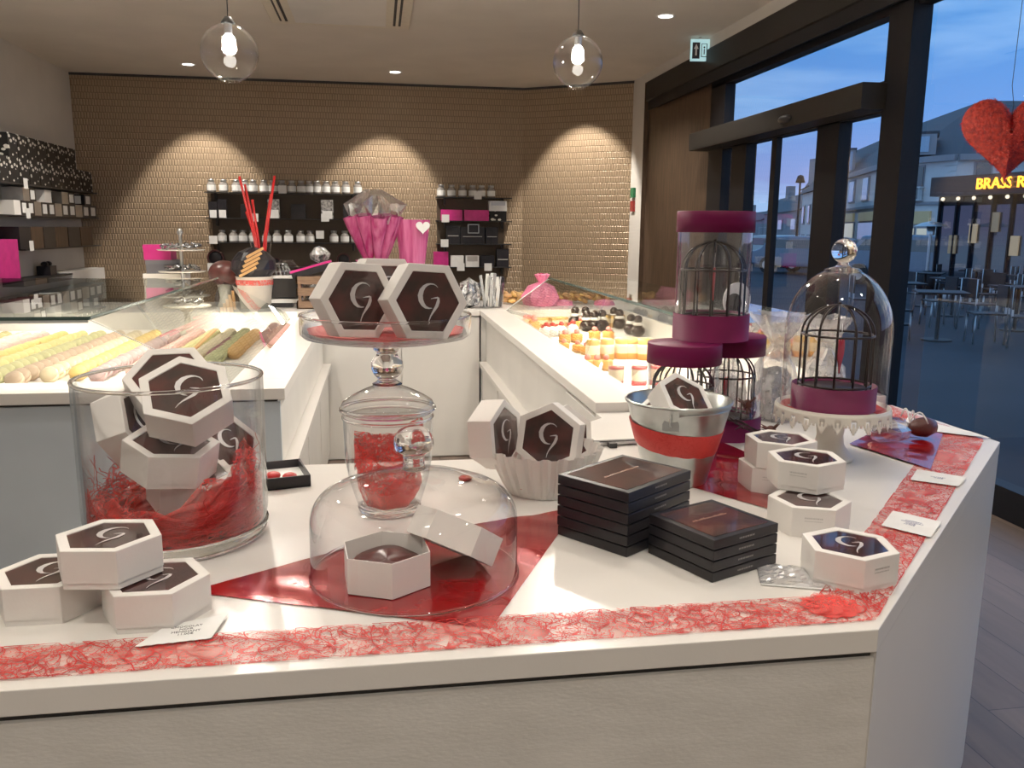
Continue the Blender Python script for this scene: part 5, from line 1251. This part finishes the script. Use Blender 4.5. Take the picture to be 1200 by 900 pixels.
# ------------------------------------------------------------------ outside: evening square
def Q(px, py, D):
    v = FW+RT*((px-600)/FPX)-UP*((py-450)/FPX); h = math.hypot(v.x, v.y)
    return CAM+v*(D/h)
GZ = -.10
M['asphalt'] = mat('wet_blue_paving', (.022, .026, .034), .7, nscale=1.2, col2=(.014, .017, .023), spec=.15, bump=.1, bscale=6)
M['facade'] = mat('pale_render', (.62, .60, .58), .8, nscale=1, col2=(.56, .55, .53))
M['facade2'] = mat('grey_render', (.27, .26, .27), .8, nscale=1)
M['slate'] = mat('slate_roof', (.035, .037, .045), .6, nscale=6, bump=.2, bscale=10)
M['far_glass'] = mat('pale_window_panes', (.3, .42, .55), .15, coat=.5)
M['dark_glass'] = mat('dark_window_panes', (.02, .025, .035), .1, coat=1)
M['lit_glass'] = mat('lit_shop_window', (.6, .55, .4), .4, emit=(.85, .8, .6), es=.35)
M['sign_yellow'] = mat('yellow_sign_band', (.42, .36, .18), .6, emit=(.6, .5, .25), es=.10)
M['neon'] = mat('orange_neon', (1, .4, .02), .4, emit=(1, .36, .02), es=3.2)
M['awning'] = mat('brown_awning', (.030, .022, .02), .6)
M['warm_lamp'] = mat('warm_lamp', (1, .8, .5), .4, emit=(1, .85, .62), es=1.3)
M['van_paint'] = mat('blue_grey_car_paint', (.10, .13, .19), .25, coat=1)
M['rubber'] = mat('rubber', (.01, .01, .01), .8)
struct(MB().box(3.45, 120, -30, 140, GZ-.05, GZ), 'ground', M['asphalt'])
def wall(mb, a, b, z0, z1, t=.3, m=None):
    d = Vector((b.x-a.x, b.y-a.y, 0)); nrm = Vector((d.y, -d.x, 0)).normalized()
    if nrm.dot(Vector((a.x, a.y, 0))) < 0: nrm = -nrm   # away from the shop
    pts = [(a.x, a.y), (b.x, b.y), (b.x+nrm.x*t, b.y+nrm.y*t), (a.x+nrm.x*t, a.y+nrm.y*t)]
    return mb.prism(pts, z0, z1, m=m)
def lerp(a, b, t): return Vector((a.x+(b.x-a.x)*t, a.y+(b.y-a.y)*t, 0))
def on_wall(mb, a, b, t0, t1, z0, z1, out=.05):
    d = Vector((b.x-a.x, b.y-a.y, 0)); nrm = Vector((d.y, -d.x, 0)).normalized()
    if nrm.dot(Vector((a.x, a.y, 0))) > 0: nrm = -nrm   # towards the shop
    p = lerp(a, b, t0)+nrm*out; q = lerp(a, b, t1)+nrm*out
    return wall(mb, p, q, z0, z1, out*.9)
# --- corner building
Zp = Q(967, 269, 60); Ap = Q(1045, 269, 43); Bp = Q(1115, 269, 41); Cp = Q(1330, 269, 44)
ze = Q(1110, 184, 41).z
cb = thing('corner_building', 'pale three storey corner building with slate roof across the square', 'building', Tm(0, 0, 0))
mb = MB(); wall(mb, Zp, Ap, GZ, ze); wall(mb, Ap, Bp, GZ, ze); wall(mb, Bp, Cp, GZ, ze); mb.build('wall', M['facade'], cb)
mb = MB(); wall(mb, Zp, Ap, 2.55, 2.75, .45)
for a_, b_ in ((Zp, Ap), (Ap, Bp), (Bp, Cp)): on_wall(mb, a_, b_, 0, 1, ze-.15, ze+.1, .25); on_wall(mb, a_, b_, 0, 1, 2.72, 2.85, .1)
mb.build('cornice', M['facade2'], cb)
mb = MB()
for k in range(7):
    z0 = 2.9+k*(ze-3)/7; on_wall(mb, Ap, Bp, .86 if k % 2 else .80, 1.0, z0, z0+(ze-3)/7*.9, .06)
mb.build('quoins', M['facade'], cb)
zr_ = Q(1135, 119, 48).z
R1 = Q(962, 269, 68); R2 = Q(1062, 269, 50); R3 = Q(1135, 269, 48); R4 = Q(1340, 269, 52)
E_ = [Vector((p.x, p.y, ze)) for p in (Zp, Ap, Bp, Cp)]; R_ = [Vector((p.x, p.y, zr_-(0 if i > 1 else (.9 if i == 1 else .2)))) for i, p in enumerate((R1, R2, R3, R4))]
R_[0].z = ze+1.8; R_[1].z = ze+2.35
mb = MB().add(E_+R_, [(0, 1, 5, 4), (1, 2, 6, 5), (2, 3, 7, 6)])
bk_ = [Vector((p.x+6, p.y+8, ze)) for p in (R1, R2, R3, R4)]; mb.add(R_+bk_, [(0, 1, 5, 4), (1, 2, 6, 5), (2, 3, 7, 6)])
mb.build('roof', M['slate'], cb)
def dormer(px0, px1, py0, py1, D, par):
    a_ = Q(px0, 269, D); b_ = Q(px1, 269, D); z0 = Q(px0, py1, D).z; z1 = Q(px0, py0, D).z
    mb = MB(); wall(mb, a_, b_, z0, z1, 1.6); d = mb.build('dormer', M['facade2'], par)
    mb = MB(); wall(mb, lerp(a_, b_, -.08), lerp(a_, b_, 1.08), z1, z1+.12, 1.9); mb.build('dormer_roof', M['slate'], d)
    mb = MB(); on_wall(mb, a_, b_, .15, .72, z0+.12, z1-.1, .04); mb.build('window', M['far_glass'], d)
dormer(1058, 1088, 158, 182, 42.3, cb); dormer(984, 996, 176, 202, 55, cb)
def window(a_, b_, t0, t1, z0, z1, par, mt='far_glass', rail=False):
    mb = MB(); on_wall(mb, a_, b_, t0-.012, t1+.012, z0-.08, z1+.08, .05); w = mb.build('window', M['facade2'], par)
    mb = MB(); on_wall(mb, a_, b_, t0, t1, z0, z1, .09); mb.build('pane', M[mt], w)
    if rail:
        mb = MB()
        for zz in (z0-.05, z0+.5): on_wall(mb, a_, b_, t0-.03, t1+.03, zz, zz+.05, .3)
        for k in range(8): t = t0+(t1-t0)*k/7; on_wall(mb, a_, b_, t, t+.006, z0, z0+.5, .3)
        mb.build('railing', M['facade'], w)
window(Ap, Bp, .22, .48, 2.95, 4.35, cb, 'dark_glass', True)
for t in (.12, .42, .62, .84): window(Zp, Ap, t, t+.07, 3.2, 4.3, cb, 'far_glass')
for t in (.1, .4, .7): window(Bp, Cp, t, t+.08, 3.2, 4.4, cb, 'dark_glass')
for i, (t0, t1) in enumerate(((.05, .22), (.30, .52), (.60, .85))):
    window(Zp, Ap, t0, t1, .1, 2.0, cb, 'far_glass' if i != 1 else 'lit_glass')
    mb = MB(); on_wall(mb, Zp, Ap, t0, t1, 2.1, 2.55, .12); mb.build('shop_sign', M['sign_yellow'], cb)
window(Ap, Bp, .18, .40, .3, 1.7, cb, 'lit_glass'); window(Ap, Bp, .46, .62, .1, 1.7, cb, 'lit_glass')
mb = MB(); on_wall(mb, Ap, Bp, .12, .66, 1.9, 2.45, .12); mb.build('shop_sign', M['sign_yellow'], cb)
# --- gabled row seen through the door
def house(px0, px1, D0, D1, pye0, pyr, label, mt, nw=3, dep=2.6):
    a_ = Q(px0, 269, D0); b_ = Q(px1, 269, D1); z1 = Q(px1, pye0, D1).z; zr2 = Q(px1, pyr, D1).z
    h = thing('town_house', label, 'house', Tm(0, 0, 0), 'row of houses beyond the glass door')
    mb = MB(); wall(mb, a_, b_, GZ, z1, dep); mb.build('wall', M[mt], h)
    d = Vector((b_.x-a_.x, b_.y-a_.y, 0)); nrm = Vector((d.y, -d.x, 0)).normalized()
    if nrm.dot(Vector((a_.x, a_.y, 0))) < 0: nrm = -nrm
    A_ = Vector((a_.x, a_.y, z1)); B__ = Vector((b_.x, b_.y, z1)); n_ = nrm*dep
    up = Vector((0, 0, zr2-z1))
    MB().add([A_-nrm*.2, B__-nrm*.2, B__+n_*.5+up, A_+n_*.5+up, B__+n_, A_+n_], [(0, 1, 2, 3), (3, 2, 4, 5), (1, 4, 2), (0, 3, 5)]).build('roof', M['slate'], h)
    for k in range(nw):
        t = (k+.4)/nw; window(a_, b_, t, t+.10, z1*.55, z1*.8, h, 'dark_glass'); window(a_, b_, t, t+.14, .4, z1*.36, h, 'dark_glass')
    ch = lerp(a_, b_, .3)+nrm*dep*.5; MB().box(ch.x-.3, ch.x+.3, ch.y-.3, ch.y+.3, zr2-.5, zr2+.9).build('chimney', M['facade2'], h)
house(938, 958, 52, 46, 222, 200, 'white gabled house nearest the corner building', 'facade', 3, .8)
house(895, 938, 85, 66, 246, 222, 'long low house with dark roof behind the white gabled one', 'facade2')
house(858, 893, 110, 90, 258, 246, 'distant low house seen through the door leaf', 'facade2', 2)
# --- brasserie pavilion
a_ = Q(1102, 269, 27); b_ = Q(1290, 269, 24)
zb1 = Q(1102, 209, 27).z; zb0 = Q(1102, 231, 27).z
br = thing('brasserie_front', 'dark glazed restaurant front with glowing orange sign and brown awning', 'restaurant', Tm(0, 0, 0))
mb = MB(); on_wall(mb, a_, b_, 0, 1, zb0, zb1, .5); mb.build('fascia', M['awning'], br)
mb = MB(); wall(mb, a_, b_, GZ, zb1+.0, .15); wall(mb, a_, b_, zb1-.1, zb1, 5); mb.build('wall', M['dark_alu'], br)
mb = MB()
for k in range(8): on_wall(mb, a_, b_, k/8+.006, (k+1)/8-.012, .1, zb0-.25, .06)
mb.build('glazing', M['dark_glass'], br)
for k in range(9):
    mb = MB(); on_wall(mb, a_, b_, k/8-.004, k/8+.006, GZ, zb0, .14); mb.build('post', M['dark_alu'], br)
d = (b_-a_); d.z = 0; ang = math.atan2(d.y, d.x)
nrm = Vector((d.y, -d.x, 0)).normalized()
if nrm.dot(Vector((a_.x, a_.y, 0))) > 0: nrm = -nrm
def sign(body, t, size):
    c = lerp(a_, b_, t)+nrm*.56; c.z = (zb0+zb1)/2
    x_ = d.normalized(); T = Matrix(((x_.x, 0, nrm.x, c.x), (x_.y, 0, nrm.y, c.y), (0, 1, 0, c.z), (0, 0, 0, 1)))
    return T
tl = .40
dm = mat('dim_neon', (.25, .10, .02), .4, emit=(1, .36, .02), es=.12)
sg = thing('neon_sign', 'glowing orange BRASSERIE lettering on the restaurant fascia', 'sign', Tm(0, 0, 0))
def tfor(px):
    lo, hi = 0, 1
    for _ in range(40):
        m_ = (lo+hi)/2; c = lerp(a_, b_, m_)+nrm*.56; v = c-CAM
        if 600+FPX*v.dot(RT)/v.dot(FW) < px: lo = m_
        else: hi = m_
    return lo
text_mesh('BRASS', .40, M['neon'], 'lettering', sign('', tfor(1151), 1), sg, .02)
text_mesh('E', .40, dm, 'dim_letter', sign('', tfor(1173.5), 1), sg, .02)
text_mesh('RIE', .40, M['neon'], 'lettering', sign('', tfor(1187.5), 1), sg, .02)
for k in range(9):
    c = lerp(a_, b_, .06+k*.11)+nrm*.3; o = MB().sphere(.05, 10, 6).build('lamp', M['warm_lamp'], br); o.location = (c.x, c.y, zb0-.07)
for k in range(6):
    c = lerp(a_, b_, .12+k*.14)+nrm*.10; o = MB().box(-.12, .12, -.02, .02, -.25, .25).build('lit_interior_panel', mat('warm_interior', (.3, .2, .1), .5, emit=(.9, .7, .45), es=.22 if k % 2 else .08), br); o.matrix_world = Tm(c.x, c.y, 1.2+.3*(k % 3), ang)
# --- parasol heater
c = Q(1091, 269, 25.6)
ph = thing('patio_heater', 'grey patio heater with wide reflector beside the restaurant', 'patio heater', Tm(c.x, c.y, GZ))
MB().lathe([(0, 0), (.25, 0), (.25, .5), (.1, .6), (0, .6)], 20).build('base', M['dark_alu'], ph); MB().cyl(.04, .5, 1.75, 12).build('pole', M['steel'], ph); MB().lathe([(.1, 1.55), (.11, 1.78), (.02, 1.8)], 16).build('burner', M['steel'], ph); MB().lathe([(.42, 1.78), (.25, 1.87), (0, 1.92)], 24).build('reflector', M['steel'], ph)
# --- vehicles
def car(px, D, rz, L_, H_, label, mt):
    c = Q(px, 269, D); t = thing('parked_car', label, 'car', Tm(c.x, c.y, GZ, rz)); h = L_/2; w = .88
    side = [(-h, .35), (-h, .85), (-h*.93, H_*.60), (-h*.80, H_*.66), (-h*.62, H_*.97), (-h*.2, H_), (h*.45, H_*.98), (h*.85, H_*.92), (h*.97, H_*.62), (h, .75), (h, .35), (h*.8, .28), (-h*.8, .28)]
    MB().prism(side, -w, w, T=XZ).build('body', M[mt], t, bevel=.06)
    gl = [(-h*.70, H_*.68), (-h*.56, H_*.90), (h*.72, H_*.90), (h*.84, H_*.68)]
    MB().prism(gl, -w-.01, w+.01, T=XZ).build('side_glass', M['dark_glass'], t)
    MB().box(-h*.80, -h*.58, -w*.8, w*.8, H_*.68, H_*.88, T=Tm(.0, 0, 0)).build('windscreen', M['dark_glass'], t)
    for sx in (-.62, .62):
        for sy in (-1, 1):
            o = MB().cyl(.32, -.1, .1, 24, T=Matrix.Rotation(PI/2, 4, 'X')).build('wheel', M['rubber'], t); o.matrix_local = Tm(sx*h, sy*w, .32)
            k_ = MB().cyl(.18, -.105, .105, 16, T=Matrix.Rotation(PI/2, 4, 'X')).build('hub', M['steel'], o)
    for sy in (-.6, .6): o = MB().sphere(.1, 10, 6, sc_=(.4, 1, .6)).build('headlight', M['far_glass'], t); o.matrix_local = Tm(-h, sy, .68)
    return t
car(1078, 29, D2(-62), 4.4, 1.55, 'blue grey van parked beside the restaurant terrace', 'van_paint')
car(918, 42, D2(-80), 4.2, 1.45, 'light car parked in front of the gabled houses', 'facade')
car(952, 35, D2(-60), 4.2, 1.45, 'dark car parked in front of the corner building', 'van_paint')
tlm = Q(884, 291, 60); t = thing('tail_lamp', 'small red rear lamp glowing far down the street', 'lamp', Tm(tlm.x, tlm.y, tlm.z)); MB().sphere(.16, 10, 6).build('lens', mat('red_lamp', (.8, .02, .02), .3, emit=(1, .03, .03), es=3), t); MB().box(-.04, .04, -.04, .04, GZ-tlm.z, -.1).build('post', M['dark_alu'], t)
c = Q(934, 269, 38); t = thing('street_lamp', 'dark street lamp post seen through the door', 'street lamp', Tm(c.x, c.y, GZ)); MB().cyl(.06, 0, 3.6, 12, r2=.04).build('pole', M['dark_alu'], t); MB().lathe([(0, 3.6), (.2, 3.62), (.12, 3.9), (0, 3.95)], 12).build('lantern', M['dark_alu'], t)
MB().tube([(0, 0, 3.3), (.4, 0, 3.5)], .03, 6).build('arm', M['dark_alu'], t)
# --- terrace furniture
def terrace_chair():
    r = thing('terrace_chair', 'dark terrace chair in the front rows before the restaurant', 'chair', Tm(0, 0, 0), 'dark terrace chairs')
    MB().box(-.21, .21, -.21, .21, .43, .455).build('seat', M['dark_alu'], r)
    MB().box(-.21, .21, .19, .215, .55, .86).build('backrest', M['dark_alu'], r)
    for sx in (-1, 1):
        MB().tube([(sx*.2, -.2, 0), (sx*.19, -.19, .44)], .015, 6).build('leg', M['steel'], r)
        MB().tube([(sx*.2, .23, 0), (sx*.19, .2, .44), (sx*.19, .21, .86)], .015, 6).build('leg', M['steel'], r)
    return r
def terrace_table():
    r = thing('terrace_table', 'grey terrace table among the dark chairs', 'table', Tm(0, 0, 0), 'terrace tables')
    MB().box(-.35, .35, -.35, .35, .72, .745).build('tabletop', M['dark_alu'], r); MB().cyl(.03, .02, .72, 10).build('column', M['dark_alu'], r); MB().cyl(.22, 0, .025, 20).build('foot', M['dark_alu'], r)
    return r
tc = terrace_chair(); tt = terrace_table(); used = [False, False]
random.seed(17)
rowl = {14.2: 'nearest row of the terrace', 16.4: 'second row of the terrace', 18.6: 'third row of the terrace', 20.8: 'fourth row of the terrace', 23: 'rear row of the terrace beside the glazing'}
for D, xs in ((14.2, range(1110, 1390, 165)), (16.4, range(1062, 1330, 140)), (18.6, range(1125, 1330, 140)), (20.8, range(1090, 1330, 125)), (23, range(1150, 1290, 92))):
    for px in xs:
        c = Q(px, 269, D); rz = random.uniform(-.3, .3)-.5
        T = Tm(c.x, c.y, GZ, rz)
        if used[1]: o = dup(tt, T)
        else: tt.matrix_world = T; used[1] = True; o = tt
        o['label'] = 'grey terrace table in the '+rowl[D]; o['group'] = 'terrace tables, '+rowl[D]
        for sx in (-1, 1):
            T2 = T @ Tm(sx*.62, random.uniform(-.1, .1), 0, -sx*PI/2+random.uniform(-.25, .25))
            if used[0]: o = dup(tc, T2)
            else: tc.matrix_world = T2; used[0] = True; o = tc
            o['label'] = 'dark terrace chair in the '+rowl[D]; o['group'] = 'terrace chairs, '+rowl[D]
# ------------------------------------------------------------------ sky
w = bpy.data.worlds.new('evening_sky'); sc.world = w; w.use_nodes = True; n = w.node_tree; n.nodes.clear()
out = n.nodes.new('ShaderNodeOutputWorld'); bg = n.nodes.new('ShaderNodeBackground'); tc_ = n.nodes.new('ShaderNodeTexCoord')
sp_ = n.nodes.new('ShaderNodeSeparateXYZ'); n.links.new(tc_.outputs['Generated'], sp_.inputs[0])
cr = n.nodes.new('ShaderNodeValToRGB'); n.links.new(sp_.outputs[2], cr.inputs[0])
E0 = cr.color_ramp.elements; E0[0].color = (.26, .27, .55, 1); E0[0].position = 0; E0[1].color = (.03, .16, .46, 1); E0[1].position = .9
for p_, c_ in ((.05, (.19, .25, .52)), (.12, (.09, .22, .54)), (.22, (.035, .18, .50)), (.40, (.04, .23, .56))):
    e = E0.new(p_); e.color = c4(c_)
mp = n.nodes.new('ShaderNodeMapping'); mp.inputs['Scale'].default_value = (1.5, 1.5, 9); mp.inputs['Rotation'].default_value = (.12, .1, 0); n.links.new(tc_.outputs['Generated'], mp.inputs[0])
no = n.nodes.new('ShaderNodeTexNoise'); no.inputs['Scale'].default_value = 1.6; no.inputs['Detail'].default_value = 6; no.inputs['Distortion'].default_value = .4; n.links.new(mp.outputs[0], no.inputs['Vector'])
mr = n.nodes.new('ShaderNodeMapRange'); mr.inputs[1].default_value = .38; mr.inputs[2].default_value = .60; mr.inputs[4].default_value = .95; n.links.new(no.outputs[0], mr.inputs[0])
mx = n.nodes.new('ShaderNodeMix'); mx.data_type = 'RGBA'; mx.inputs[7].default_value = (.25, .44, .70, 1)
n.links.new(mr.outputs[0], mx.inputs[0]); n.links.new(cr.outputs[0], mx.inputs[6])
n.links.new(mx.outputs[2], bg.inputs[0]); bg.inputs[1].default_value = 1.65; n.links.new(bg.outputs[0], out.inputs[0])
sc.view_settings.exposure = 0
